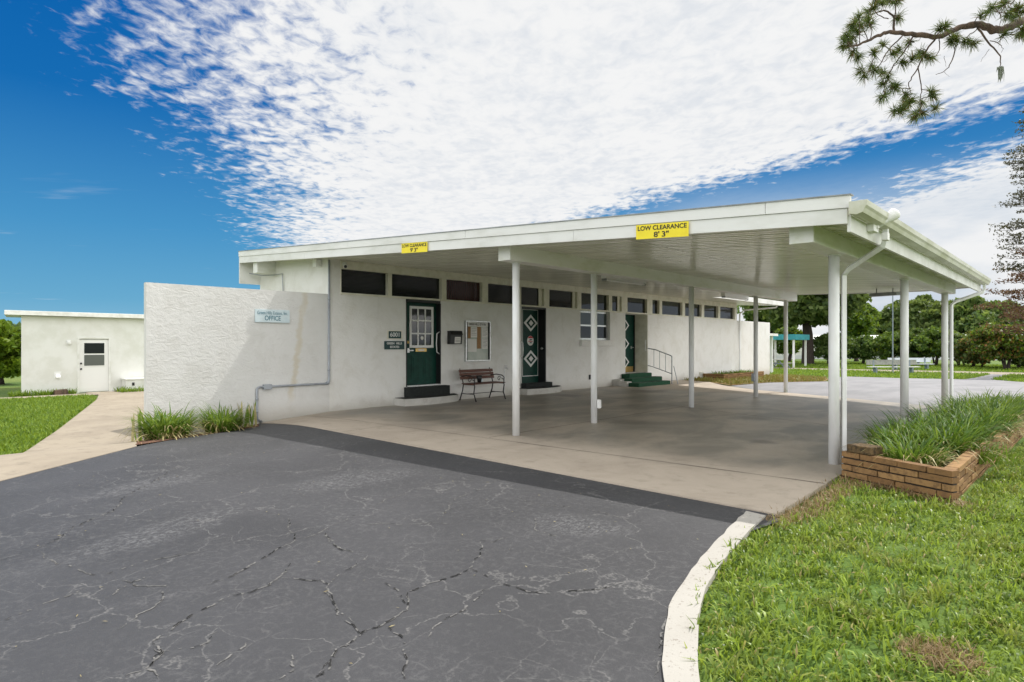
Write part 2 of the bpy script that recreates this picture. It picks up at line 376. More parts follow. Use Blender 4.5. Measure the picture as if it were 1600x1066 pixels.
def leaf(name, c1, c2, trans=.4, c3=None, rough=.5, patch=None, thr=.86):
    m, nt, b, o = new_mat(name)
    gi = N(nt, 'ShaderNodeNewGeometry'); r = gi.outputs['Random Per Island']
    col = mixc(nt, r, c1, c2)
    if c3:
        col = mixc(nt, sstep(nt, r, thr, thr + .06), col, c3)
    if patch:
        col = mixc(nt, sstep(nt, tnoise(nt, wpos(nt), patch[0], 4, .6), .50, .66, 0, patch[2]), col, patch[1])
    nt.links.new(col, b.inputs['Base Color']); b.inputs['Roughness'].default_value = rough; b.inputs['Specular IOR Level'].default_value = .35
    t = N(nt, 'ShaderNodeBsdfTranslucent'); nt.links.new(mixc(nt, .5, col, mixc(nt, .5, c2, (.30, .34, .02))), t.inputs[0])
    ms = N(nt, 'ShaderNodeMixShader'); ms.inputs[0].default_value = trans
    nt.links.new(b.outputs[0], ms.inputs[1]); nt.links.new(t.outputs[0], ms.inputs[2]); nt.links.new(ms.outputs[0], o.inputs[0])
    return m
M['grass'] = leaf('grass_blade', (.022, .070, .004), (.37, .50, .070), .42, (.46, .36, .17), rough=.38, patch=(2.4, (.30, .27, .08), .4), thr=.92)
M['grass_far'] = leaf('grass_blade_far', (.060, .150, .008), (.27, .38, .045), .42)
M['straw'] = leaf('straw_blade', (.24, .16, .08), (.36, .26, .14), .25)
M['liriope'] = leaf('liriope_leaf', (.034, .095, .014), (.095, .20, .028), .4)
M['liriope_lt'] = leaf('liriope_leaf_light', (.10, .20, .020), (.20, .29, .05), .42)
M['liriope_dry'] = leaf('liriope_leaf_dry', (.36, .30, .13), (.50, .44, .22), .3)
M['oak'] = leaf('oak_leaf', (.032, .076, .020), (.19, .255, .07), .42)
M['shrub'] = leaf('oleander_leaf', (.040, .10, .022), (.16, .26, .055), .38, (.26, .33, .12))
M['lime'] = leaf('lime_leaf', (.09, .17, .010), (.19, .27, .02), .4)
M['rust'] = leaf('rusty_leaf', (.05, .075, .022), (.17, .14, .04), .3, (.33, .16, .05), thr=.72)
M['cyp_rust'] = leaf('cypress_rust', (.085, .035, .026), (.20, .095, .065), .25)
M['cyp_grey'] = leaf('cypress_grey', (.045, .045, .030), (.10, .085, .06), .25)
M['needle'] = leaf('pine_needle', (.030, .062, .012), (.10, .14, .03), .3, (.16, .09, .04))

# ------------------------------------------------------------------ geometry helpers
ORG = {}
def org(p): return ORG.get(p.name, Vector((0, 0, 0))) if p is not None else Vector((0, 0, 0))
def link(o, parent, origin):
    C.objects.link(o)
    if parent is not None: o.parent = parent; ORG[o.name] = origin
    else: o.location = origin; ORG[o.name] = Vector(origin)
    return o
def tag(o, label=None, cat=None, group=None, kind=None):
    if label: o['label'] = label
    if cat: o['category'] = cat
    if group: o['group'] = group
    if kind: o['kind'] = kind
    return o
def thing(name, loc, label, cat, group=None):
    o = bpy.data.objects.new(name, None); C.objects.link(o); o.location = loc; o.empty_display_size = .2
    ORG[o.name] = Vector(loc); return tag(o, label, cat, group)
class MB:
    def __init__(s): s.v = []; s.f = []; s.m = []
    def add(s, vs, fs, mi=0):
        k = len(s.v); s.v += [tuple(x) for x in vs]
        s.f += [tuple(i + k for i in f) for f in fs]; s.m += [mi] * len(fs); return s
    def box(s, x0, x1, y0, y1, z0, z1, mi=0):
        x0, x1 = min(x0, x1), max(x0, x1); y0, y1 = min(y0, y1), max(y0, y1); z0, z1 = min(z0, z1), max(z0, z1)
        v = [(x0, y0, z0), (x1, y0, z0), (x1, y1, z0), (x0, y1, z0), (x0, y0, z1), (x1, y0, z1), (x1, y1, z1), (x0, y1, z1)]
        return s.add(v, [(0, 3, 2, 1), (4, 5, 6, 7), (0, 1, 5, 4), (1, 2, 6, 5), (2, 3, 7, 6), (3, 0, 4, 7)], mi)
    def hexa(s, v, mi=0):      # 4 bottom + 4 top verts
        return s.add(v, [(0, 3, 2, 1), (4, 5, 6, 7), (0, 1, 5, 4), (1, 2, 6, 5), (2, 3, 7, 6), (3, 0, 4, 7)], mi)
    def prism(s, prof, axis, a, b, mi=0):   # profile in the other two axes (order x,y,z without axis)
        n = len(prof)
        def pt(q, t):
            q = list(q); q.insert(axis, t); return tuple(q)
        v = [pt(q, a) for q in prof] + [pt(q, b) for q in prof]
        f = [tuple(range(n))[::-1], tuple(range(n, 2 * n))] + [(i, (i + 1) % n, n + (i + 1) % n, n + i) for i in range(n)]
        return s.add(v, f, mi)
    def tube(s, pts, r, n=8, mi=0, cap=True):
        pts = [Vector(p) for p in pts]; rs = r if isinstance(r, (list, tuple)) else [r] * len(pts)
        k = len(s.v); prev = None
        for i, p in enumerate(pts):
            t = (pts[min(i + 1, len(pts) - 1)] - pts[max(i - 1, 0)]).normalized()
            a = prev if prev is not None else (Vector((0, 0, 1)) if abs(t.z) < .9 else Vector((1, 0, 0)))
            a = (a - t * a.dot(t)).normalized(); b = t.cross(a); prev = a
            for j in range(n):
                an = 2 * math.pi * (j + .5) / n
                s.v.append(tuple(p + (a * math.cos(an) + b * math.sin(an)) * rs[i]))
        for i in range(len(pts) - 1):
            for j in range(n):
                s.f.append((k + i * n + j, k + i * n + (j + 1) % n, k + (i + 1) * n + (j + 1) % n, k + (i + 1) * n + j)); s.m.append(mi)
        if cap:
            s.f.append(tuple(range(k, k + n))[::-1]); s.m.append(mi)
            e = k + (len(pts) - 1) * n; s.f.append(tuple(range(e, e + n))); s.m.append(mi)
        return s
    def lathe(s, prof, c, n=20, mi=0, axis=Vector((0, 0, 1))):
        q = axis.to_track_quat('Z', 'Y'); k = len(s.v); c = Vector(c)
        for (r, z) in prof:
            for j in range(n):
                a = 2 * math.pi * j / n
                s.v.append(tuple(c + q @ Vector((r * math.cos(a), r * math.sin(a), z))))
        for i in range(len(prof) - 1):
            for j in range(n):
                s.f.append((k + i * n + j, k + i * n + (j + 1) % n, k + (i + 1) * n + (j + 1) % n, k + (i + 1) * n + j)); s.m.append(mi)
        s.f.append(tuple(range(k, k + n))[::-1]); s.m.append(mi)
        e = k + (len(prof) - 1) * n; s.f.append(tuple(range(e, e + n))); s.m.append(mi)
        return s
    def build(s, name, mats, parent=None, loc=None, bevel=0., smooth=False):
        o0 = org(parent) if parent is not None else Vector(loc if loc is not None else (0, 0, 0))
        me = bpy.data.meshes.new(name)
        me.from_pydata([tuple(Vector(v) - o0) for v in s.v], [], s.f); me.update()
        mats = mats if isinstance(mats, (list, tuple)) else [mats]
        for m in mats: me.materials.append(m)
        me.polygons.foreach_set('material_index', s.m)
        if smooth: me.polygons.foreach_set('use_smooth', [True] * len(s.f))
        bm = bmesh.new(); bm.from_mesh(me); bmesh.ops.recalc_face_normals(bm, faces=bm.faces); bm.to_mesh(me); bm.free()
        o = bpy.data.objects.new(name, me); link(o, parent, o0)
        if bevel:
            b = o.modifiers.new('bevel', 'BEVEL'); b.width = bevel; b.segments = 2; b.limit_method = 'ANGLE'; b.angle_limit = R(40)
        return o
def np_mesh(name, V, nf, k, mats, parent=None, loc=None, midx=None, smooth=False):
    """V (n,3) verts; faces are consecutive k-gons described by index array nf (m,k)"""
    o0 = org(parent) if parent is not None else Vector(loc if loc is not None else (0, 0, 0))
    V = np.asarray(V, np.float32) - np.array(o0, np.float32)
    me = bpy.data.meshes.new(name); nf = np.asarray(nf, np.int32)
    me.vertices.add(len(V)); me.vertices.foreach_set('co', V.ravel())
    me.loops.add(nf.size); me.loops.foreach_set('vertex_index', nf.ravel())
    me.polygons.add(len(nf)); me.polygons.foreach_set('loop_start', np.arange(0, nf.size, k, dtype=np.int32))
    me.polygons.foreach_set('loop_total', np.full(len(nf), k, np.int32))
    for m in (mats if isinstance(mats, (list, tuple)) else [mats]): me.materials.append(m)
    if midx is not None: me.polygons.foreach_set('material_index', np.asarray(midx, np.int32))
    if smooth: me.polygons.foreach_set('use_smooth', np.ones(len(nf), bool))
    me.update(calc_edges=True); me.validate()
    o = bpy.data.objects.new(name, me); return link(o, parent, o0)
def text(name, body, size, mat, parent, center, xdir, ydir, ext=.002, bold=0., sx=1., shear=0.):
    cu = bpy.data.curves.new(name, 'FONT'); cu.body = body; cu.size = size; cu.extrude = ext; cu.offset = bold
    cu.align_x = 'CENTER'; cu.align_y = 'CENTER'; cu.space_character = 1.0; cu.shear = shear
    t = bpy.data.objects.new(name, cu); C.objects.link(t)
    dg = bpy.context.evaluated_depsgraph_get(); me = bpy.data.meshes.new_from_object(t.evaluated_get(dg))
    bpy.data.objects.remove(t); bpy.data.curves.remove(cu)
    x = Vector(xdir).normalized(); y = Vector(ydir).normalized(); z = x.cross(y)
    o0 = org(parent); c = Vector(center) - o0
    mx = Matrix(((x.x * sx, y.x, z.x, c.x), (x.y * sx, y.y, z.y, c.y), (x.z * sx, y.z, z.z, c.z), (0, 0, 0, 1)))
    me.transform(mx); me.materials.clear(); me.materials.append(mat)
    o = bpy.data.objects.new(name, me); return link(o, parent, o0)
def copy_tree(o, parent=None):
    c = o.copy(); C.objects.link(c)
    if parent is not None: c.parent = parent
    for ch in list(o.children): copy_tree(ch, c)
    return c
def P(px, py, d):      # a world point seen in that direction, d metres ahead (used to lay out far things)
    l = (px - 800) / FPX * d
    return Vector((-SY * d + CY * l, CY * d + SY * l, EYE + (536.95 - py) / FPX * d))
def S(t): t = max(0., min(1., t)); return t * t * (3 - 2 * t)
def H(x, y):           # lie of the land
    a = S((-x - 9.5) / 4.) * max(S((7.5 - y) / 4.), S((-x - 13) / 3.)) * .46
    b = S((y - 22) / 26.) * .65
    return -max(a if y < 12 else a * (1 - S((y - 12) / 6)), b)
def G(px, d):
    l = (px - 800) / FPX * d; x, y = -SY * d + CY * l, CY * d + SY * l
    return Vector((x, y, H(x, y)))
def drape(name, poly, off, step, mat, kind='structure', thick=0.):
    bm = bmesh.new(); vs = [bm.verts.new((x, y, 0)) for x, y in poly]; bm.faces.new(vs)
    xs = [p[0] for p in poly]; ys = [p[1] for p in poly]
    for ax, lo, hi in ((0, min(xs), max(xs)), (1, min(ys), max(ys))):
        t = math.floor(lo / step) * step + step + .0137
        while t < hi:
            co = [0, 0, 0]; co[ax] = t; no = [0, 0, 0]; no[ax] = 1
            bmesh.ops.bisect_plane(bm, geom=bm.verts[:] + bm.edges[:] + bm.faces[:], plane_co=co, plane_no=no); t += step
    for v in bm.verts: v.co.z = H(v.co.x, v.co.y) + off
    bmesh.ops.recalc_face_normals(bm, faces=bm.faces)
    if sum(f.normal.z for f in bm.faces) < 0: bmesh.ops.reverse_faces(bm, faces=bm.faces)
    if thick:
        be = [e for e in bm.edges if e.is_boundary]
        r = bmesh.ops.extrude_edge_only(bm, edges=be)
        for v in [g for g in r['geom'] if isinstance(g, bmesh.types.BMVert)]: v.co.z -= thick
    bmesh.ops.triangulate(bm, faces=[f for f in bm.faces if len(f.verts) > 4])
    me = bpy.data.meshes.new(name); bm.to_mesh(me); bm.free(); me.materials.append(mat)
    o = bpy.data.objects.new(name, me); C.objects.link(o)
    if kind: o['kind'] = kind
    return o

# ------------------------------------------------------------------ ground
def ground():
    xs = list(np.arange(-900, -60, 120)) + list(np.arange(-60, -18, 3)) + list(np.arange(-18, -7, .5)) + list(np.arange(-7, 22, 1.)) + list(np.arange(22, 70, 4)) + list(np.arange(90, 900, 150))
    ys = list(np.arange(-600, -30, 90)) + list(np.arange(-30, -4, 2)) + list(np.arange(-4, 14, .5)) + list(np.arange(14, 60, 1.)) + list(np.arange(60, 140, 6)) + list(np.arange(150, 1500, 150))
    V = [(x, y, H(x, y) - .03) for y in ys for x in xs]; n = len(xs)
    F = [(j * n + i, j * n + i + 1, (j + 1) * n + i + 1, (j + 1) * n + i) for j in range(len(ys) - 1) for i in range(n - 1)]
    np_mesh('ground', V, F, 4, M['lawn'])['kind'] = 'structure'
ground()
SL = [(-2.09, 5.13), (-1.97, 4.42), (-1.86, 3.85), (-1.74, 3.39), (-1.64, 3.04), (-1.52, 2.76), (-1.41, 2.54), (-1.29, 2.33), (-1.0, 1.9), (-.55, 1.35), (0, .85), (.8, .3), (2.0, -.2)]
SR = [(-1.92, 5.10), (-1.86, 4.64), (-1.765, 4.11), (-1.70, 3.76), (-1.60, 3.36), (-1.49, 3.06), (-1.37, 2.80), (-1.26, 2.57), (-1.18, 2.42), (-.88, 2.0), (-.45, 1.48), (.08, 1.0), (.86, .45), (2.05, -.03)]
drive_poly = [(-11.9, 5.62), (-11.2, 5.62), (-1.92, 5.27), (-1.80, 5.05)] + SR[1:] + [(6, -1.5), (6, -9), (-7.5, -9), (-7.55, -2), (-8.1, 1.2), (-9.5, 2.87), (-10.3, 4.15), (-10.85, 5.25)]
CR = [[(-5.14, 0.77), (-5.26, 0.96), (-5.36, 1.08), (-5.7, 1.31), (-5.84, 1.47), (-5.99, 1.65), (-6.47, 1.86), (-6.75, 2.1), (-7.24, 2.45), (-7.63, 2.76)], [(-5.14, 0.98), (-4.87, 1.0), (-4.72, 1.05), (-4.49, 1.07), (-4.4, 1.1), (-4.38, 1.18), (-4.44, 1.36), (-4.41, 1.52), (-4.39, 1.67), (-4.39, 1.82)], [(-4.02, 0.6), (-4.07, 0.71), (-4.14, 0.83), (-4.17, 0.95), (-4.23, 1.04)], [(-2.96, 0.82), (-2.97, 0.92), (-3.08, 1.04), (-3.2, 1.04), (-3.27, 1.1), (-3.37, 1.23), (-3.44, 1.36), (-3.48, 1.46), (-3.47, 1.58), (-3.49, 1.72), (-3.57, 1.86), (-3.8, 2.08)], [(-3.55, 1.85), (-3.4, 1.91), (-3.3, 1.99), (-3.11, 1.92), (-2.89, 1.8), (-2.74, 1.77), (-2.59, 1.75), (-2.57, 1.87)], [(-2.59, 1.75), (-2.5, 1.54), (-2.4, 1.47), (-2.38, 1.35)], [(-4.17, 2.5), (-3.86, 2.38), (-3.71, 2.37), (-3.61, 2.39)], [(-4.71, 2.51), (-4.41, 2.36), (-4.12, 2.25), (-4.05, 2.09), (-3.93, 1.89), (-3.83, 1.74), (-3.78, 1.61), (-3.77, 1.46)], [(-4.14, 2.27), (-4.17, 2.45), (-4.28, 2.66), (-4.4, 2.95), (-4.39, 3.06)], [(-3.49, 0.97), (-3.58, 1.09), (-3.62, 1.17), (-3.76, 1.27), (-3.91, 1.33), (-3.97, 1.27), (-4.04, 1.21), (-4.14, 1.2), (-4.28, 1.18)], [(-3.96, 1.04), (-4.09, 1.19), (-4.13, 1.3), (-4.2, 1.43)], [(-2.46, 1.26), (-2.49, 1.34), (-2.67, 1.45)], [(-3.16, 1.02), (-3.08, 1.04), (-2.97, 0.95), (-2.83, 0.94)], [(-5.55, 2.98), (-5.36, 3.01), (-5.19, 2.97)], [(-3.09, 1.04), (-3.03, 1.13), (-3.04, 1.2), (-3.13, 1.3)], [(-2.78, 1.15), (-2.84, 1.26), (-2.91, 1.36)], [(-2.39, 1.41), (-2.52, 1.58), (-2.59, 1.76), (-2.58, 1.89), (-2.63, 2.07), (-2.79, 2.2), (-2.82, 2.39), (-2.81, 2.55), (-2.82, 2.7), (-3.03, 3.01), (-3.17, 3.13), (-3.08, 3.17), (-3.07, 3.4)], [(-2.82, 2.7), (-2.63, 2.68), (-2.53, 2.65), (-2.42, 2.67), (-2.31, 2.67), (-2.2, 2.73), (-2.15, 2.84), (-2.04, 2.96), (-2.0, 3.2)], [(-2.56, 1.89), (-2.37, 1.82), (-2.21, 1.73), (-2.07, 1.62)], [(-2.28, 1.9), (-2.37, 2.02), (-2.4, 2.21), (-2.45, 2.35), (-2.54, 2.59)], [(-3.02, 2.21), (-2.82, 2.17), (-2.67, 2.1)], [(-3.28, 3.85), (-3.05, 3.6), (-2.88, 3.57), (-2.75, 3.64)], [(-4.15, 2.49), (-3.82, 2.37), (-3.62, 2.39), (-3.49, 2.48)], [(-3.2, 1.93), (-2.99, 1.86), (-2.89, 1.81), (-2.78, 1.79), (-2.68, 1.77)], [(-3.86, 4.27), (-3.55, 4.14), (-3.36, 4.25), (-3.13, 4.34), (-2.62, 4.3), (-2.49, 4.37)], [(-3.77, 3.24), (-4.18, 3.83), (-4.28, 4.18), (-4.46, 4.68)], [(-4.5, 3.14), (-4.64, 3.41), (-4.68, 3.73), (-4.87, 4.13)], [(-3.21, 1.92), (-3.34, 2.13), (-3.44, 2.34), (-3.51, 2.45)], [(-1.34, 2.33), (-1.41, 2.52), (-1.51, 2.72), (-1.64, 3.05)], [(-4.13, 2.81), (-4.05, 2.93), (-3.87, 3.0), (-3.77, 3.19), (-3.58, 3.31)]]
DARK_CR = {0, 4, 5, 6, 7, 16, 17, 18, 3, 20}
def driveway():
    o = drape('asphalt_driveway', drive_poly, 0., .5, M['asphalt'])
    me = o.data; me.materials.append(M['crack_pale']); me.materials.append(M['crack_dark'])
    bm = bmesh.new(); bm.from_mesh(me); r = random.Random(5)
    for ci, ln in enumerate(CR):
        pts = []; wx = wy = 0.
        for (x0, y0), (x1, y1) in zip(ln, ln[1:]):
            L = math.hypot(x1 - x0, y1 - y0); n = max(3, int(L / .013))
            for k in range(n):
                t = k / n; wx = wx * .86 + r.gauss(0, .0042); wy = wy * .86 + r.gauss(0, .0042)
                pts.append((x0 + (x1 - x0) * t + wx, y0 + (y1 - y0) * t + wy))
        ph = r.random() * 6
        for mi, w0, off in ((1, .0042, .003), (2, .0025, .005)):
            a = None; wj = 1.
            for i, (x, y) in enumerate(pts):
                j = min(i + 1, len(pts) - 1); h = max(i - 1, 0)
                tx, ty = pts[j][0] - pts[h][0], pts[j][1] - pts[h][1]; l = math.hypot(tx, ty) or 1
                e = min(1, .25 + 5 * i / len(pts), .1 + 5 * (len(pts) - 1 - i) / len(pts))
                wj = max(.2, wj * .7 + .3 * r.uniform(.1, 2.0)); w = w0 * wj * e
                if mi == 2:
                    strong = ci in DARK_CR
                    if math.sin(i * .21 + ph) + 1.1 * math.sin(i * .83 + ph * 2) > (-.05 if strong else -.9): a = None; continue
                    w *= 1.5 if strong else .8
                else:
                    if r.random() < .16 or math.sin(i * .16 + ph * 3) + .7 * math.sin(i * .71 + ph) > 1.1: a = None; continue
                z = H(x, y) + off
                p = (bm.verts.new((x - ty / l * w, y + tx / l * w, z)), bm.verts.new((x + ty / l * w, y - tx / l * w, z)))
                if a:
                    f = bm.faces.new((a[0], a[1], p[1], p[0])); f.material_index = mi; f.normal_update()
                    if f.normal.z < 0: f.normal_flip()
                a = p
    bm.to_mesh(me); bm.free()
driveway()
def stripe():
    n = 60
    def samp(L):
        d = [0]
        for a, b in zip(L, L[1:]): d.append(d[-1] + math.dist(a, b))
        t = np.linspace(0, d[-1], n); return np.interp(t, d, [p[0] for p in L]), np.interp(t, d, [p[1] for p in L])
    (ax, ay), (bx, by) = samp(SL), samp(SR); mb = MB(); r = random.Random(3)
    row = []
    for i in range(n):
        jx = r.gauss(0, .006)
        row.append([(ax[i] + jx, ay[i], .004), (ax[i] + jx, ay[i], .016), (bx[i], by[i], .016), (bx[i], by[i], -.02)])
    for i in range(n - 1):
        for k in range(3): mb.add([row[i][k], row[i + 1][k], row[i + 1][k + 1], row[i][k + 1]], [(0, 1, 2, 3)])
    tag(mb.build('painted_kerb', M['kerb']), kind='structure')
stripe()
slab_poly = [(-11.45, 5.56), (-1.88, 5.22), (-1.94, 7.1), (-1.98, 16.2), (-3.25, 16.85), (-4.97, 17.7), (-7.36, 18.8), (-8.95, 20.1), (-10.0, 21.4), (-11.45, 21.9)]
def slab():
    o = drape('carport_slab', slab_poly, .012, 1., M['slab'], thick=.05)
    me = o.data; me.materials.append(M['joint']); bm = bmesh.new(); bm.from_mesh(me); r = random.Random(2)
    def seam(a, b, w):
        n = 40; prev = None; dx, dy = b[0] - a[0], b[1] - a[1]; l = math.hypot(dx, dy)
        for i in range(n + 1):
            t = i / n; x = a[0] + dx * t; y = a[1] + dy * t; ww = w * (.6 + .8 * r.random()); z = H(x, y) + .0155
            p = (bm.verts.new((x - dy / l * ww, y + dx / l * ww, z)), bm.verts.new((x + dy / l * ww, y - dx / l * ww, z)))
            if prev: f = bm.faces.new((prev[0], prev[1], p[1], p[0])); f.material_index = 1; f.normal_update(); (f.normal_flip() if f.normal.z < 0 else None)
            prev = p
    seam((-1.93, 6.66), (-11.4, 6.4), .006); seam((-6.5, 6.6), (-6.62, 18.4), .006); seam((-11.4, 14.4), (-1.98, 11.0), .008)
    seam((-8.6, 5.48), (-8.7, 6.45), .005)
    bm.to_mesh(me); bm.free()
slab()
path_poly = [(-8.1, 1.2), (-9.5, 2.87), (-10.6, 3.2), (-13, 4.7), (-17.5, 6.7), (-22, 8.2), (-27.95, 9.6), (-27.95, 6.7), (-26.4, 6.75), (-24.1, 6.1), (-16.4, 3.45), (-12.6, 2.05), (-10.7, 1.5), (-9.2, .2), (-7.6, -2.4), (-7.4, -2.0)]
drape('concrete_path', path_poly, .006, .5, M['path'], thick=.04)
drape('shed_path', [(-27.5, 6.9), (-26.5, 6.8), (-26.9, -8), (-27.5, -8)], .0, 1., M['path'])
bed_poly = [(-9.65, 2.9), (-9.75, 3.2), (-10.3, 4.2), (-10.8, 5.2), (-11.45, 5.5), (-11.45, 3.6), (-10.9, 3.3)]
drape('mulch_bed', bed_poly, .004, .5, M['mulch'])
# beyond the carport
lot_poly = [(-1.9, 16.35), (-3.2, 16.95), (-4.95, 17.8), (-7.3, 18.9), (-8.75, 20.2), (-8.5, 22.8), (-7.3, 25.6), (-8.2, 29.6), (-9.6, 35.6), (-10.2, 39.6), (-7.4, 40.2), (-5.2, 42.8), (-4.9, 52.6), (-3.9, 52.6), (-4.1, 44), (-2.4, 39.9), (6, 36.5), (45, 30), (45, 18), (10, 15.2)]
drape('parking_lot', lot_poly, -.004, 1., M['lot'])
drape('dry_grass_bed', [(-11.45, 21.95), (-10.0, 21.5), (-8.85, 20.4), (-8.6, 22.8), (-7.4, 25.6), (-8.3, 29.5), (-11.45, 33.0)], .0, 1., M['dry_lawn'])
drape('sidewalk', [(-10.3, 36.6), (-10.6, 39.2), (-15.4, 43.2), (-30, 49), (-30, 47.2), (-15, 41.2)], -.008, 1., M['path'])
drape('back_road', [(-40, 51.5), (-16.7, 51.8), (-5, 52.8), (12, 52.3), (60, 47), (60, 51.5), (12, 56.8), (-5, 57.0), (-16.7, 55.2), (-40, 55.5)], -.008, 1., M['path'])

# ------------------------------------------------------------------ clubhouse
XF = -11.512; ZS = 2.41; ZT = 3.12; YF = 6.53; SLOPE = .0571
def zr(x): return 2.52 + SLOPE * (-1.687 - x)         # rake board, lower edge
def zsof(x): return zr(x) + .045
club = thing('clubhouse', (XF, 15, 0), 'long white stucco clubhouse with a carport roof on slim posts and dark clerestory windows', 'building')
D1 = (8.99, 10.04, .40); D2 = (12.96, 14.02, .21); W1 = (15.67, 17.28, 1.50); D3 = (18.20, 19.65, .38)
def walls():
    mb = MB(); xb = XF - .2
    cuts = [(7.03, D1[0])] + [(D1[1], D2[0]), (D2[1], W1[0]), (W1[1], D3[0]), (D3[1], 27.27)]
    for a, b in cuts: mb.box(xb, XF, a, b, -.45, ZS)
    for (a, b, z) in (D1, D2, W1, D3): mb.box(xb, XF, a, b, -.45, z)
    # jambs either side of the clerestory band
    mb.box(xb, XF, 7.03, 7.28, ZS, 3.2); mb.box(xb, XF, 27.12, 27.27, ZS, 3.2)
    # end walls and back
    mb.box(-14.35, xb, 7.03, 7.23, -.6, 3.30); mb.box(-14.35, xb, 27.07, 27.27, -.6, 3.2)
    mb.box(-14.55, -14.35, 7.03, 27.27, -.6, 3.26)
    # deep sides of the third doorway
    mb.box(XF - .75, xb, D3[1], D3[1] + .12, 0, ZS); mb.box(XF - .75, xb, D3[0] - .12, D3[0], 0, ZS); mb.box(XF - .75, xb, D3[0], D3[1], .2, .375)
    mb.box(XF - .75, xb, D3[0], D3[1], 2.41, 2.6)
    mb.build('wall', M['stucco'], club)
    w = MB(); w.box(XF - .11, XF, 3.62, 7.029, -.6, 2.404).build('wing_wall', M['stucco_wing'], club)
    w = MB(); w.box(XF - .2, XF, 27.27, 31.15, -.8, 2.405).build('wing_wall', M['stucco'], club, bevel=.012)
walls()
def windows():
    panes = [(7.30, 8.49, 'glass'), (8.59, 10.06, 'glass'), (10.21, 11.43, 'glass_red'), (11.64, 12.70, 'glass'), (12.93, 13.92, 'glass'), (14.15, 15.50, 'glass'),
             (15.70, 17.20, 'glass'), (17.39, 17.96, 'glass'), (18.31, 19.60, 'glass'), (19.95, 20.45, 'glass'), (20.64, 22.20, 'glass'), (22.41, 23.81, 'glass'), (24.04, 25.35, 'glass'), (25.53, 27.00, 'glass')]
    z0, z1 = 2.455, 2.95
    for i, (a, b, g) in enumerate(panes):
        la = 7.28 if i == 0 else (panes[i - 1][1] + a) / 2 + .0015
        lb = 27.12 if i == len(panes) - 1 else (b + panes[i + 1][0]) / 2 - .0015
        f = MB(); x0, x1 = XF - .16, XF + .012
        f.box(x0, x1, la, a, ZS + .001, ZT); f.box(x0, x1, b, lb, ZS + .001, ZT); f.box(x0, x1, a, b, ZS + .001, z0); f.box(x0, x1, a, b, z1, ZT)
        f.box(x1, x1 + .02, la, lb, ZS + .006, ZS + .042)
        fo = f.build('clerestory_window', M['cream'], club)
        MB().box(XF - .10, XF - .085, a, b, z0, z1).build('pane', M[g], fo)
        if i in (4, 5, 7):  # painted inner reveal post
            MB().box(XF - .08, XF - .05, b - .16, b - .02, z0 + .001, z1 - .001).build('inner_post', M['cream'], fo)
    t = MB(); r = 0; y = 7.06        # corrugation closure strip under the roof sheet
    t.box(XF - .05, XF + .014, 7.03, 27.27, ZT + .002, zsof(XF) + .03)
    while y < 27.2:
        t.box(XF + .014, XF + .026, y, y + .10, ZT + .006, zsof(XF) - .002); y += .15
    t.build('closure_strip', M['cream'], club)
    # double-hung window with a sill
    a, b, z = W1; w = MB(); x = XF - .12
    w.box(x - .03, x + .02, a, a + .05, z, ZS - .002); w.box(x - .03, x + .02, b - .05, b, z, ZS - .002)
    w.box(x - .03, x + .02, a + .05, b - .05, z, z + .06); w.box(x - .03, x + .02, a + .05, b - .05, ZS - .06, ZS - .002); w.box(x - .025, x + .03, a + .05, b - .05, 1.93, 1.98)
    wo = w.build('sash_window', M['steel'], club)
    MB().box(x - .012, x, a + .05, b - .05, 1.98, ZS - .06).build('pane', M['glass_blind'], wo)
    MB().box(x - .012, x, a + .05, b - .05, z + .06, 1.93).build('pane', M['glass'], wo)
    MB().box(XF - .02, XF + .10, a - .06, b + .16, 1.31, 1.497).build('sill', M['stucco'], wo, bevel=.012)
windows()
def lever(mb, x, y, z): mb.box(x, x + .03, y - .03, y + .03, z - .05, z + .05); mb.box(x + .03, x + .05, y, y + .13, z - .012, z + .012)
def pull(y, z0, z1, x): return [(x, y, z0), (x + .07, y, z0 + .04), (x + .085, y, (z0 + z1) / 2), (x + .07, y, z1 - .04), (x, y, z1)]
def diamond(mb, x, y, z, hy, hz, mi, t=.004):
    mb.prism([(y - hy, z), (y, z - hz), (y + hy, z), (y, z + hz)], 0, x, x + t, mi)
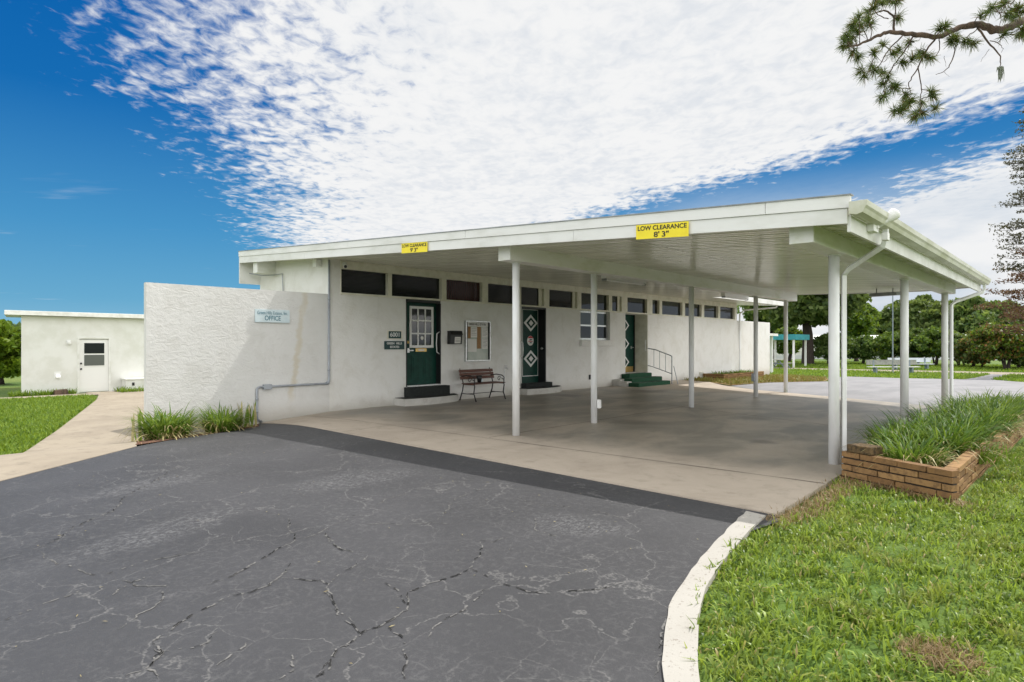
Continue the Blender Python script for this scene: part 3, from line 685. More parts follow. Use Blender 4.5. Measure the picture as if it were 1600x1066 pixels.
def doors():
    # first door: nine-light
    a, b, z = D1; xs = XF - .15
    d = MB(); d.box(xs - .05, xs, a + .003, b - .003, z + .02, ZS - .06)
    for y0, y1 in ((.10, .40), (.48, .78)):
        ya, yb = 9.17 + y0 * .95, 9.17 + y1 * .95
        d.box(xs, xs + .008, ya, yb, z + .16, z + .72); d.box(xs + .008, xs + .016, ya + .05, yb - .05, z + .21, z + .67)
    do = d.build('door', M['green_door'], club, bevel=.004); tag(do, 'dark green door with a nine pane window and mail slot')
    fr = MB(); fr.box(xs - .05, XF + .006, b - .022, b - .003 + .001, z, ZS - .062); fr.box(xs - .05, XF + .004, a + .001, a + .03, z, ZS - .062); fr.box(xs - .06, XF + .005, a + .031, b - .023, ZS - .06, ZS - .001)
    fr.build('door_frame', M['dark'], do)
    ga, gb, gz0, gz1 = 9.23, 9.89, 1.32, 2.235
    MB().box(xs + .001, xs + .006, ga + .02, gb - .02, gz0 + .02, gz1 - .02).build('pane', M['glass'], do)
    g = MB()
    for k in range(4):
        y = ga + (gb - ga) * k / 3; w = .03 if k in (0, 3) else .016
        g.box(xs + .001, xs + .022, y - w, y + w, gz0, gz1)
        zz = gz0 + (gz1 - gz0) * k / 3
        g.box(xs + .001, xs + .024, ga - .03, gb + .03, zz - w, zz + w)
    g.build('window_grid', M['white'], do)
    ms = MB(); ms.box(xs + .001, xs + .014, 9.38, 9.71, 1.20, 1.275, 0); ms.box(xs + .014, xs + .018, 9.46, 9.64, 1.217, 1.258, 1); ms.build('mail_slot', [M['brass'], M['paper']], do)
    h = MB(); lever(h, xs, 9.16, 1.23); h.build('handle', M['steel'], do)
    h = MB(); h.lathe([(.035, 0), (.035, .02), (.02, .03)], (xs, 9.16, 1.42), 14, axis=Vector((1, 0, 0))).build('deadbolt', M['brass'], do)
    h = MB(); h.tube([(XF - .03, b - .022, 1.14), (XF - .03, b - .10, 1.19), (XF - .03, b - .115, 1.4), (XF - .03, b - .10, 1.62), (XF - .03, b - .022, 1.67)], .012, 8).build('grab_bar', M['white'], do, smooth=True)
    MB().box(xs + .001, XF + .03, a + .03, b - .025, z, z + .025).build('threshold', M['steel'], do)
    sp = MB(); sp.lathe([(.045, 0), (.045, .003)], (xs + .007, (ga + gb) / 2 + .02, 1.52), 16, axis=Vector((1, 0, 0))).build('sticker', M['paper'], do)
    # second door: diamonds
    a, b, z = D2; xs = XF - .27
    d = MB(); d.box(xs - .05, xs, a + .002, b - .003, z + .03, ZS - .05); do = d.build('door', M['green_door'], club, bevel=.004)
    tag(do, 'dark green door with two white diamonds and a round sticker')
    fr = MB(); fr.box(xs, XF - .004, b - .03, b + .0005, z, ZS - .002); fr.box(xs, XF - .005, a + .001, a + .02, z, ZS - .002); fr.box(xs - .05, XF - .006, a + .021, b - .031, ZS - .05, ZS - .001); fr.build('door_frame', M['dark'], do)
    cy = 13.65
    tr = MB()
    for k in (0, 1):
        y = 13.30 if k == 0 else 13.965; tr.box(xs, xs + .006, y - .008, y + .008, .48, 2.345)
    tr.box(xs, xs + .007, 13.292, 13.973, .46, .48); tr.box(xs, xs + .007, 13.292, 13.973, 2.345, 2.36); tr.build('edge_trim', M['white'], do)
    for zc in (1.975, .96):
        g = MB(); diamond(g, xs + .001, cy, zc, .30, .24, 0, .010); diamond(g, xs + .001, cy, zc, .20, .16, 1, .014); diamond(g, xs + .001, cy, zc, .10, .085, 0, .018)
        g.build('diamond', [M['white'], M['green_door']], do)
    s = MB(); s.lathe([(.14, 0), (.14, .004)], (xs + .001, cy - .01, 1.47), 28, 0, Vector((1, 0, 0)))
    arc = [(.135 * math.cos(t), .135 * math.sin(t)) for t in np.linspace(.55, math.pi - .55, 14)]
    s.prism([(cy - .01 + p, 1.47 + q) for p, q in arc], 0, xs + .004, xs + .008, 1)
    s.box(xs + .004, xs + .008, cy - .10, cy + .08, 1.44, 1.46, 1); s.prism([(cy - .07, 1.40), (cy + .06, 1.40), (cy + .02, 1.43), (cy - .03, 1.425)], 0, xs + .004, xs + .008, 2); s.prism([(cy - .08, 1.485), (cy + .02, 1.48), (cy + .07, 1.51), (cy - .02, 1.515)], 0, xs + .004, xs + .008, 2)
    s.build('round_sticker', [M['paper'], M['red'], M['black_ink']], do)
    h = MB(); h.lathe([(.02, 0), (.02, .03), (.035, .04), (.03, .07)], (XF - .10, b - .031, 1.25), 14, axis=Vector((0, -1, 0))).build('handle', M['steel'], do, smooth=True)
    h = MB(); h.tube(pull(a - .03, 1.02, 1.45, XF), .012, 8).build('grab_bar', M['white'], do, smooth=True)
    # third door, deep in its recess
    a, b, z = D3; xs = XF - .54
    d = MB(); d.box(xs - .05, xs, a + .002, b - .06, z, ZS - .004); do = d.build('door', M['green_door'], club, bevel=.004)
    tag(do, 'dark green door with white diamonds set deep in the doorway above the green steps')
    MB().box(xs - .05, xs + .03, b - .058, b - .001, z, ZS - .004).build('door_frame', M['dark'], do)
    for zc in (2.03, 1.38, .74):
        g = MB(); diamond(g, xs + .001, 19.04, zc, .24, .20, 0, .010); diamond(g, xs + .001, 19.04, zc, .15, .13, 1, .014); g.build('diamond', [M['white'], M['green_door']], do)
    MB().box(xs + .001, xs + .006, a + .35, b - .10, z + .01, z + .20).build('kick_plate', M['brass'], do)
    h = MB(); lever(h, xs, b - .25, 1.25); h.build('handle', M['steel'], do)
    h = MB(); h.tube([(XF - .06, b, 1.12), (XF - .06, b - .06, 1.15), (XF - .06, b - .06, 1.48), (XF - .06, b, 1.51)], .011, 8).build('grab_bar', M['white'], do, smooth=True)
    MB().box(XF - .54, XF - .005, b - .012, b - .0005, z + .001, ZS - .004).build('reveal_panel', M['cream'], do)
doors()
def roof():
    # soffit sheet: shallow pans and ribs running with the slope
    XL, XR = -14.52, -1.70
    def xmax(y):
        pts = [(6.5, XR), (16.0, XR), (17.6, -2.9), (18.5, -4.4), (19.35, -6.45), (20.6, -8.9), (21.0, -9.75), (28.4, -9.75)]
        return float(np.interp(y, [p[0] for p in pts], [p[1] for p in pts]))
    mb = MB(); y = YF + .02; prof = []
    while y < 28.3:
        prof += [(y, 0), (y + .045, 0), (y + .052, .042), (y + .098, .042), (y + .105, 0), (y + .20, 0), (y + .21, .014), (y + .235, .014), (y + .245, 0)]; y += .30
    for (y0, o0), (y1, o1) in zip(prof, prof[1:]):
        for (xa, xb_) in ((XL, -4.325), (-4.315, XR)):
            e0, e1 = min(xb_, xmax(y0)), min(xb_, xmax(y1))
            if e0 <= xa + .01 or e1 <= xa + .01: continue
            q = [(xa, y0, zsof(xa) + o0), (e0, y0, zsof(e0) + o0), (e1, y1, zsof(e1) + o1), (xa, y1, zsof(xa) + o1)]
            mb.add(q, [(0, 1, 2, 3)])
    mb.box(-4.335, -4.305, YF + .02, 18.1, zsof(-4.32) + .019, zsof(-4.32) + .03, 1)
    so_ = mb.build('soffit', [M['soffit'], M['dark']], club)
    # top deck
    t = MB(); ys = [YF, 16.0, 17.6, 18.5, 19.35, 20.6, 21.0, 28.4]
    for y0, y1 in zip(ys, ys[1:]):
        a, b = xmax(y0) , xmax(y1)
        t.hexa([(XL, y0, zsof(XL) + .05), (a, y0, zsof(a) + .05), (b, y1, zsof(b) + .05), (XL, y1, zsof(XL) + .05), (XL, y0, zr(XL) + .275), (a, y0, zr(a) + .20), (b, y1, zr(b) + .20), (XL, y1, zr(XL) + .275)])
    t.build('roof', M['trim'], club)
    # rake fascia: two boards, the upper one in lengths, and the drip edge
    def board(x0, x1, y0, y1, a, b, mi=0, m=None):
        m = m or MB(); return m.hexa([(x0, y0, zr(x0) + a), (x1, y0, zr(x1) + a), (x1, y1, zr(x1) + a), (x0, y1, zr(x0) + a), (x0, y0, zr(x0) + b), (x1, y0, zr(x1) + b), (x1, y1, zr(x1) + b), (x0, y1, zr(x0) + b)], mi)
    fm = MB(); prev = XL
    for x in (-11.6, -8.2, -4.9, -1.69):
        board(prev + .002, x - .002, YF - .012, YF + .02, 0, .142, 0, fm); prev = x
    fo = fm.build('fascia', M['trim'], club)
    um = MB(); prev = XL
    for x in (-12.9, -10.05, -6.9, -2.45, -1.66):
        board(prev + .003, x - .003, YF - .030, YF + .02, .146, .262, 0, um); prev = x
    um.build('upper_board', M['trim'], fo)
    board(XL, -1.65, YF - .042, YF + .05, .262, .274).build('drip_edge', M['drip'], fo)
    # high side drop board and the eave boards
    MB().box(-14.56, -14.53, YF, 28.2, 2.78, zr(-14.5) + .27).build('drop_board', M['trim'], club)
    MB().box(-1.70, -1.668, YF + .021, 16.1, 2.445, 2.60).build('eave_board', M['trim'], club)
    # slanted far end closing boards
    e = MB(); pl = [(-1.70, 16.1), (-2.9, 17.6), (-4.4, 18.5), (-6.45, 19.35), (-9.75, 21.0), (-9.75, 28.4)]
    for (xa, ya), (xb_, yb) in zip(pl, pl[1:]):
        e.hexa([(xa, ya, zr(xa) + .03), (xb_, yb, zr(xb_) + .03), (xb_ + .02, yb + .03, zr(xb_) + .03), (xa + .02, ya + .03, zr(xa) + .03), (xa, ya, zr(xa) + .21), (xb_, yb, zr(xb_) + .21), (xb_ + .02, yb + .03, zr(xb_) + .21), (xa + .02, ya + .03, zr(xa) + .21)])
    e.build('rear_fascia', M['trim'], club)
    # gutter: K profile
    g = [(-1.662, 2.60), (-1.60, 2.585), (-1.545, 2.60), (-1.53, 2.64), (-1.512, 2.66), (-1.508, 2.71), (-1.522, 2.71), (-1.524, 2.665), (-1.545, 2.645), (-1.556, 2.61), (-1.60, 2.596), (-1.650, 2.612), (-1.650, 2.71), (-1.662, 2.71)]
    gm = MB().prism(g, 1, 6.47, 16.2)
    gm.prism([(q[0], q[1]) for q in g[:7]] + [(-1.662, 2.71)], 1, 6.455, 6.469); gm.prism([(q[0], q[1]) for q in g[:7]] + [(-1.662, 2.71)], 1, 16.201, 16.215)
    go = gm.build('gutter', M['gutter'], club)
    def spout(pts, z):
        s = MB(); s.tube(pts, [.036] * len(pts), 4); return s.build('downspout', M['post'], go, bevel=.006)
    spout([(-1.59, 7.55, 2.60), (-1.59, 7.55, 2.50), (-1.62, 7.57, 2.42), (-2.02, 7.86, 2.24), (-2.09, 7.92, 2.17), (-2.09, 7.92, .01)], 0)
    spout([(-1.59, 15.9, 2.60), (-1.59, 15.9, 2.50), (-1.62, 15.88, 2.43), (-2.02, 15.5, 2.24), (-2.08, 15.44, 2.17), (-2.08, 15.44, .01)], 0)
    # downspout at the far corner of the clubhouse
    s = MB(); s.tube([(-9.9, 27.6, 3.0), (-9.95, 27.6, 2.93), (XF + .25, 27.45, 2.86), (XF + .06, 27.42, 2.7), (XF + .06, 27.42, -.1)], .04, 4); s.build('downspout', M['post'], club, bevel=.006)
    # box beams
    def beam(x, w, y0, y1, z0, z1, n='beam'): return MB().box(x - w / 2, x + w / 2, y0, y1, z0, z1).build(n, M['beam'], club, bevel=.006)
    beam(-6.366, .24, 6.78, 19.0, 2.612, zsof(-6.366) + .012)
    beam(-2.17, .24, 6.72, 15.75, 2.408, zsof(-2.17) + .012)
    beam(-13.9, .20, 6.60, 7.03, 2.98, zsof(-13.9) + .012)
    # posts
    for x, ys_, zt, r in ((-6.366, (7.04, 9.06, 12.69, 16.25, 18.42), 2.611, .055), (-2.17, (7.83, 11.54, 15.28), 2.407, .058)):
        for y_ in ys_:
            p = MB(); p.tube([(x, y_, 0), (x, y_, zt)], r, 20); po = p.build('post', M['post'], club)
            for f in po.data.polygons: f.use_smooth = len(f.vertices) == 4
            MB().box(x - .06, x + .06, y_ - .06, y_ + .06, zt - .012, zt - .001).build('cap_plate', M['beam'], po)
roof()
# ------------------------------------------------------------------ steps
def doorstep(y0, y1, depth, h, label, a, b):
    t = thing('doorstep', (XF, (y0 + y1) / 2, 0), label, 'step')
    n = 26; pts = [(XF + .002, y0)]
    for i in range(n + 1):
        u = i / n; yy = y0 + (y1 - y0) * u
        xx = XF + depth * (1 - max(0, (u - .35) / .65) ** 2.6) ** .5 if u > .35 else XF + depth * min(1, .82 + .18 * (u / .35) ** .7)
        pts.append((xx, yy))
    pts.append((XF + .002, y1))
    MB().prism(pts, 2, -.05, h).build('base', M['step'], t, bevel=.008)
    cx = sum(p[0] for p in pts) / len(pts); cy = (y0 + y1) / 2
    MB().prism([(XF + .004 + (p[0] - XF) * .93, cy + (p[1] - cy) * .96) for p in pts], 2, h + .001, h + .009).build('mat', M['carpet_dark'], t)
    MB().box(XF + .003, XF + .20, a, b, h + .010, .395 if h < .19 and y0 < 10 else .30).build('upper_step', M['carpet_dark'], t, bevel=.01)
doorstep(8.64, 10.50, .50, .165, 'low rounded white doorstep under the nine pane door', 8.93, 10.16)
doorstep(12.75, 14.55, .48, .165, 'low rounded white doorstep under the two diamond door by the bench', 12.93, 14.06)
def carpet_steps():
    t = thing('carpeted_steps', (XF, 18.7, 0), 'three green carpeted steps up to the recessed doorway', 'steps')
    MB().box(XF + .002, -11.2, 17.95, 19.40, -.05, .385).build('step', M['carpet'], t, bevel=.02)
    MB().box(-11.198, -10.90, 17.62, 19.58, -.05, .26).build('step', M['carpet'], t, bevel=.02)
    MB().box(-10.898, -10.52, 17.40, 19.45, -.05, .135).build('step', M['carpet'], t, bevel=.02)
    MB().box(XF + .002, -11.202, 17.40, 17.948, -.05, .22).build('side_block', M['step'], t, bevel=.01)
    MB().box(-11.198, -10.902, 17.32, 17.617, -.05, .17).build('side_block', M['step'], t, bevel=.01)
    r = thing('handrail', (-10.6, 19.62, 0), 'thin dark metal handrail beside the green carpeted steps', 'handrail')
    y = 19.62; p = MB()
    p.tube([(XF + .03, y, 1.22), (-11.2, y, 1.18), (-10.58, y, .97), (-10.55, y, .93)], .018, 8); p.build('top_rail', M['conduit'], r)
    MB().tube([(XF + .03, y, .62), (-11.3, y, .58), (-10.57, y, .36)], .014, 8).build('bottom_rail', M['conduit'], r)
    MB().tube([(-10.56, y, .94), (-10.56, y, 0)], .018, 8).build('post', M['conduit'], r)
    for x in (-11.25, -11.03, -10.80):
        zt = 1.18 - (x + 11.2) * .34; MB().tube([(x, y, zt), (x, y, zt - .60)], .009, 6).build('baluster', M['conduit'], r)
    MB().tube([(-10.5, y + .02, .62), (-10.36, y + .06, 0)], .012, 6).build('brace', M['conduit'], r)
carpet_steps()

# ------------------------------------------------------------------ signs and wall fittings
FX, FYv = (0, 1, 0), (0, 0, 1)           # text on walls facing +X
def wall_board(name, y0, y1, z0, z1, mat, label, cat, x=XF, t=.012, frame=None):
    o = thing(name, (x, (y0 + y1) / 2, z0), label, cat)
    MB().box(x + .012, x + .012 + t, y0, y1, z0, z1).build('board', mat, o, bevel=.002)
    return o
s = wall_board('office_sign', 5.45, 6.14, 1.79, 2.035, M['sign_pale'], 'pale blue sign reading Green Hills Estates, Inc. OFFICE on rough wall', 'sign', XF + .008)
text('lettering', 'Green Hills Estates, Inc.', .088, M['blue_ink'], s, (XF + .034, 5.795, 1.968), FX, FYv, .001, .0, .72)
text('lettering', 'OFFICE', .125, M['blue_ink'], s, (XF + .034, 5.795, 1.868), FX, FYv, .001, .0015, .80)
s = wall_board('number_plaque', 8.50, 8.84, 1.505, 1.665, M['sign_green'], 'small dark plaque with the number 6001 beside the first door', 'sign')
text('lettering', '6001', .135, M['white_ink'], s, (XF + .026, 8.67, 1.585), FX, FYv, .002, .001, 1.05)
MB().box(XF + .004, XF + .011, 8.46, 8.88, 1.485, 1.685).build('back_plate', M['cream'], s)
s = wall_board('name_plaque', 8.38, 8.93, 1.26, 1.445, M['sign_green'], 'dark green plaque reading GREEN HILLS ESTATES below the number plaque', 'sign')
text('lettering', 'GREEN', .066, M['white_ink'], s, (XF + .026, 8.545, 1.392), FX, FYv, .002, .001)
text('lettering', 'HILLS', .066, M['white_ink'], s, (XF + .026, 8.775, 1.392), FX, FYv, .002, .001)
text('lettering', 'ESTATES', .066, M['white_ink'], s, (XF + .026, 8.655, 1.312), FX, FYv, .002, .001)
def mailbox():
    o = thing('mailbox', (XF, 10.43, 1.373), 'black wall mailbox with a white note on its front', 'mailbox')
    MB().prism([(XF + .002, 1.375), (XF + .11, 1.375), (XF + .13, 1.60), (XF + .10, 1.685), (XF + .002, 1.70)], 1, 10.24, 10.63).build('box', M['dark'], o, bevel=.008)
    MB().prism([(XF + .10, 1.69), (XF + .135, 1.60), (XF + .142, 1.605), (XF + .105, 1.70)], 1, 10.235, 10.635).build('lid', M['dark'], o)
    n = MB(); n.prism([(XF + .1145, 1.395), (XF + .1165, 1.395), (XF + .130, 1.55), (XF + .128, 1.55)], 1, 10.38, 10.57, 0)
    for z in (1.43, 1.465, 1.50): n.box(XF + .1165 + (z - 1.395) * .088, XF + .119 + (z - 1.395) * .088, 10.40, 10.55, z, z + .008, 1)
    n.build('note', [M['paper'], M['black_ink']], o)
mailbox()
def notice_board():
    o = thing('notice_board', (XF, 11.24, .94), 'framed glass notice board headed GREEN HILLS ESTATES with pinned papers', 'notice board')
    y0, y1, z0, z1 = 10.80, 11.68, .94, 1.965; x = XF
    MB().box(x + .002, x + .03, y0 + .03, y1 - .03, z0 + .03, z1 - .03).build('back_panel', simple('board_pale', (.40, .45, .40), .35, (.5, .53, .48), 3), o)
    f = MB()
    f.box(x + .002, x + .075, y0, y0 + .035, z0, z1); f.box(x + .002, x + .075, y1 - .035, y1, z0, z1); f.box(x + .002, x + .072, y0 + .035, y1 - .035, z0, z0 + .035); f.box(x + .002, x + .072, y0 + .035, y1 - .035, z1 - .035, z1)
    f.build('frame', M['steel'], o, bevel=.004)
    for q in (y0 + .036, y1 - .055): MB().box(x + .030, x + .074, q, q + .019, z0 + .036, z1 - .036).build('inner_frame', M['dark'], o)
    MB().box(x + .031, x + .036, y0 + .06, y1 - .06, z1 - .145, z1 - .04).build('header', M['paper'], o)
    text('lettering', 'GREEN HILLS ESTATES', .075, M['black_ink'], o, (x + .0375, (y0 + y1) / 2, z1 - .093), FX, FYv, .001, .001, .80)
    c = MB(); c.box(x + .031, x + .034, y0 + .06, y0 + .20, 1.52, 1.815); c.box(x + .031, x + .034, y0 + .42, y0 + .56, 1.26, 1.815); c.build('cork_panel', M['cork'], o)
    def sheet(a, b, c0, c1, lines):
        p = MB(); p.box(x + .0345, x + .0365, a, b, c0, c1, 0)
        for i in range(lines):
            z = c1 - .03 - i * (c1 - c0 - .05) / lines; p.box(x + .0366, x + .0372, a + .02, b - .02 - .05 * (i % 3 == 2), z - .007, z, 1)
        p.build('paper', [M['paper'], simple('grey_ink', (.2, .2, .2), .8)], o)
    sheet(y0 + .20, y0 + .42, 1.545, 1.80, 5); sheet(y0 + .60, y0 + .80, 1.54, 1.80, 6); sheet(y0 + .60, y0 + .80, 1.25, 1.52, 6); sheet(y0 + .08, y0 + .40, 1.18, 1.50, 0)
notice_board()
def clearance(x0, x1, z0, z1, t1, t2, label, tilt):
    o = thing('clearance_sign', ((x0 + x1) / 2, YF - .032, z0), label, 'sign')
    y = YF - .034; k = -SLOPE; mb = MB(); dz = (x1 - x0) * k
    mb.hexa([(x0, y - .004, z0), (x1, y - .004, z0 + dz), (x1, y, z0 + dz), (x0, y, z0), (x0, y - .004, z1), (x1, y - .004, z1 + dz), (x1, y, z1 + dz), (x0, y, z1)])
    mb.build('board', M['yellow'], o)
    xd = Vector((1, 0, k)); c = Vector(((x0 + x1) / 2, y - .0055, (z0 + z1 + dz) / 2)); h = z1 - z0
    text('lettering', t1, .072, M['black_ink'], o, c + Vector((0, 0, h * .23)), xd, (0, 0, 1), .001, .0014, 1.06)
    for q, w in zip(t2.split(), (-.062, .048)): text('lettering', q, .086, M['black_ink'], o, c + Vector((w, 0, -h * .25 + w * k)), xd, (0, 0, 1), .001, .0016, 1.3)
clearance(-8.43, -7.77, 2.885, 3.045, 'LOW CLEARANCE', '9\' 3"', 'yellow LOW CLEARANCE sign reading 9 feet 3, above the nine pane door', 0)
clearance(-3.96, -3.29, 2.618, 2.785, 'LOW CLEARANCE', '8\' 3"', 'yellow LOW CLEARANCE sign reading 8 feet 3, nearer the gutter corner of the roof', 0)
def conduit():
    o = thing('conduit_pipe', (XF, 6.2, 0), 'grey electrical conduit running down and along the rough wall', 'conduit')
    x = XF + .035; p = MB()
    p.tube([(x, 7.0, 3.10), (x, 7.0, .62), (x, 6.985, .59), (x, 6.95, .575), (x, 5.54, .575), (x, 5.50, .56), (x, 5.485, .53), (x, 5.485, .02), (x, 5.50, -.03), (x, 5.58, -.08)], .022, 10)
    for z in (2.3, .85, .35, .12): p.lathe([(.027, -.02), (.027, .02)], (x, 7.0 if z > .6 else 5.485, z), 10)
    p.build('pipe', M['conduit'], o, smooth=True)
    MB().box(XF + .012, XF + .085, 5.60, 5.76, .525, .62).build('junction_box', M['conduit'], o, bevel=.006)
    MB().tube([(x, 6.94, .575), (x, 6.99, .60)], .034, 10).build('elbow', M['conduit'], o)
conduit()
def small_fittings():
    c = thing('security_camera', (XF, 7.36, 3.0), 'small white security camera with a black lens under the roof', 'camera')
    MB().lathe([(.045, 0), (.045, .04)], (XF + .014, 7.36, 3.05), 14, axis=Vector((1, 0, 0))).build('mount', M['white'], c)
    MB().lathe([(.035, 0), (.045, .03), (.045, .13), (.04, .135)], (XF + .06, 7.36, 3.04), 14, axis=Vector((.7, -.4, -.4))).build('body', M['white'], c, smooth=True)
    MB().lathe([(.033, 0), (.033, .012)], Vector((XF + .06, 7.36, 3.04)) + Vector((.7, -.4, -.4)).normalized() * .136, 14, axis=Vector((.7, -.4, -.4))).build('lens', M['dark'], c)
    j = thing('wall_box', (-11.85, 7.03, 3.03), 'small white metal box on the gable wall by the corner', 'box')
    MB().box(-11.93, -11.80, 6.90, 7.028, 2.99, 3.14).build('housing', M['white'], j, bevel=.006); MB().box(-11.935, -11.795, 6.893, 6.90, 2.985, 3.145).build('cover', M['white'], j)
    w = MB(); w.tube([(-14.4, 6.7, 3.02), (-14.1, 6.85, 2.96), (-13.75, 6.95, 2.95), (-13.4, 6.99, 2.96), (-13.38, 7.0, 2.5)], .012, 6)
    tag(w.build('cable', M['conduit'], loc=(-13.8, 6.9, 2.9)), 'thin grey cable sagging under the high end of the roof', 'cable')
    f = thing('faucet', (XF, 12.28, .6), 'garden tap on the wall behind the bench', 'tap')
    MB().tube([(XF, 12.28, .74), (XF + .09, 12.28, .74), (XF + .12, 12.28, .70)], .013, 8).build('spout', M['steel'], f); MB().tube([(XF + .05, 12.23, .80), (XF + .05, 12.33, .80)], .010, 8).build('wheel_handle', M['steel'], f); MB().tube([(XF + .05, 12.28, .74), (XF + .05, 12.28, .80)], .007, 8).build('stem', M['steel'], f); MB().tube([(XF + .02, 12.25, .72), (XF + .02, 12.25, .1)], .009, 8).build('pipe', M['steel'], f)
    o = thing('wall_outlet', (XF, 16.16, .30), 'small black outlet cover low on the wall below the sash window', 'outlet'); MB().box(XF + .002, XF + .03, 16.10, 16.22, .27, .42).build('cover', M['dark'], o, bevel=.005); MB().box(XF + .03, XF + .04, 16.12, 16.20, .30, .40).build('flap', M['dark'], o)
    o = thing('post_outlet', (-6.28, 9.1, .3), 'white outlet box on the second carport post', 'outlet'); MB().box(-6.306, -6.255, 9.06, 9.12, .27, .42).build('box', M['white'], o, bevel=.006); MB().box(-6.254, -6.248, 9.068, 9.112, .29, .40).build('flap', M['white'], o)
    o = thing('post_switch', (-6.30, 16.1, .5), 'small grey box on the fourth carport post', 'outlet'); MB().box(-6.44, -6.36, 16.14, 16.19, .42, .62).build('box', M['conduit'], o, bevel=.006); MB().box(-6.43, -6.37, 16.13, 16.139, .45, .58).build('flap', M['conduit'], o)
    o = thing('wall_vent', (XF, 22.6, .2), 'small pale vent low on the bright far wall', 'vent')
    v = MB(); v.box(XF + .001, XF + .012, 23.6, 24.0, .06, .26, 0)
    for k in range(5): v.box(XF + .012, XF + .02, 23.63, 23.97, .085 + k * .034, .10 + k * .034, 1)
    v.build('grille', [M['cream'], M['conduit']], o)
    # strip lights under the roof
    for (x, y0, y1, lab) in ((-7.8, 11.45, 13.15, 'near white fluorescent strip light between the second and third posts'), (-8.2, 18.4, 20.2, 'far white fluorescent strip light beyond the fourth post')):
        z = zsof(x) - .05; o = thing('strip_light', (x, y0, z - .1), lab, 'light', 'strip lights under the carport roof')
        MB().box(x - .06, x + .06, y0, y1, z - .06, z + .055).build('housing', M['white'], o, bevel=.004)
        MB().tube([(x + .03, y0 + .05, z - .085), (x + .03, y1 - .05, z - .085)], .018, 10).build('tube', M['white'], o); MB().tube([(x - .03, y0 + .05, z - .085), (x - .03, y1 - .05, z - .085)], .018, 10).build('tube', M['white'], o)
        e = MB(); e.box(x - .055, x + .055, y0 + .02, y0 + .05, z - .11, z - .061); e.box(x - .055, x + .055, y1 - .05, y1 - .02, z - .11, z - .061); e.build('end_cap', M['drip'], o)
    a, b = Vector((-3.85, 16.85, 0)), Vector((-3.25, 16.65, 0)); o = thing('dark_fixture', (-3.55, 16.75, 2.5), 'long dark light fixture hanging at the rear edge of the carport roof', 'light')
    t = MB(); n = Vector((b.y - a.y, a.x - b.x, 0)).normalized() * .08
    t.hexa([tuple(p + Vector((0, 0, z))) for z in (2.50, 2.575) for p in (a - n, b - n, b + n, a + n)]); t.build('housing', M['drip'], o)
    st = MB()
    for k in (.2, .8): q = a.lerp(b, k); st.tube([(q.x, q.y, 2.575), (q.x, q.y, 2.70)], .012, 6)
    st.build('hanger', M['drip'], o)
    # flood light on the eave corner
    o = thing('flood_light', (-1.63, 7.2, 2.5), 'white bullet flood light on the roof corner by the gutter', 'light')
    MB().box(-1.667, -1.60, 7.12, 7.30, 2.52, 2.60).build('junction_box', M['white'], o, bevel=.008)
    ax = Vector((.55, .45, .55)).normalized(); c0 = Vector((-1.595, 7.26, 2.585))
    MB().tube([(-1.60, 7.22, 2.56), c0], .018, 10).build('arm', M['white'], o)
    MB().lathe([(.025, 0), (.027, .09), (.030, .10), (.050, .14), (.060, .19), (.061, .21), (.046, .225), (.0, .23)], c0, 20, axis=ax).build('lamp', M['white'], o, smooth=True)
    MB().box(-1.59, -1.53, 7.36, 7.44, 2.45, 2.53).build('sensor', M['white'], o, bevel=.008)
small_fittings()

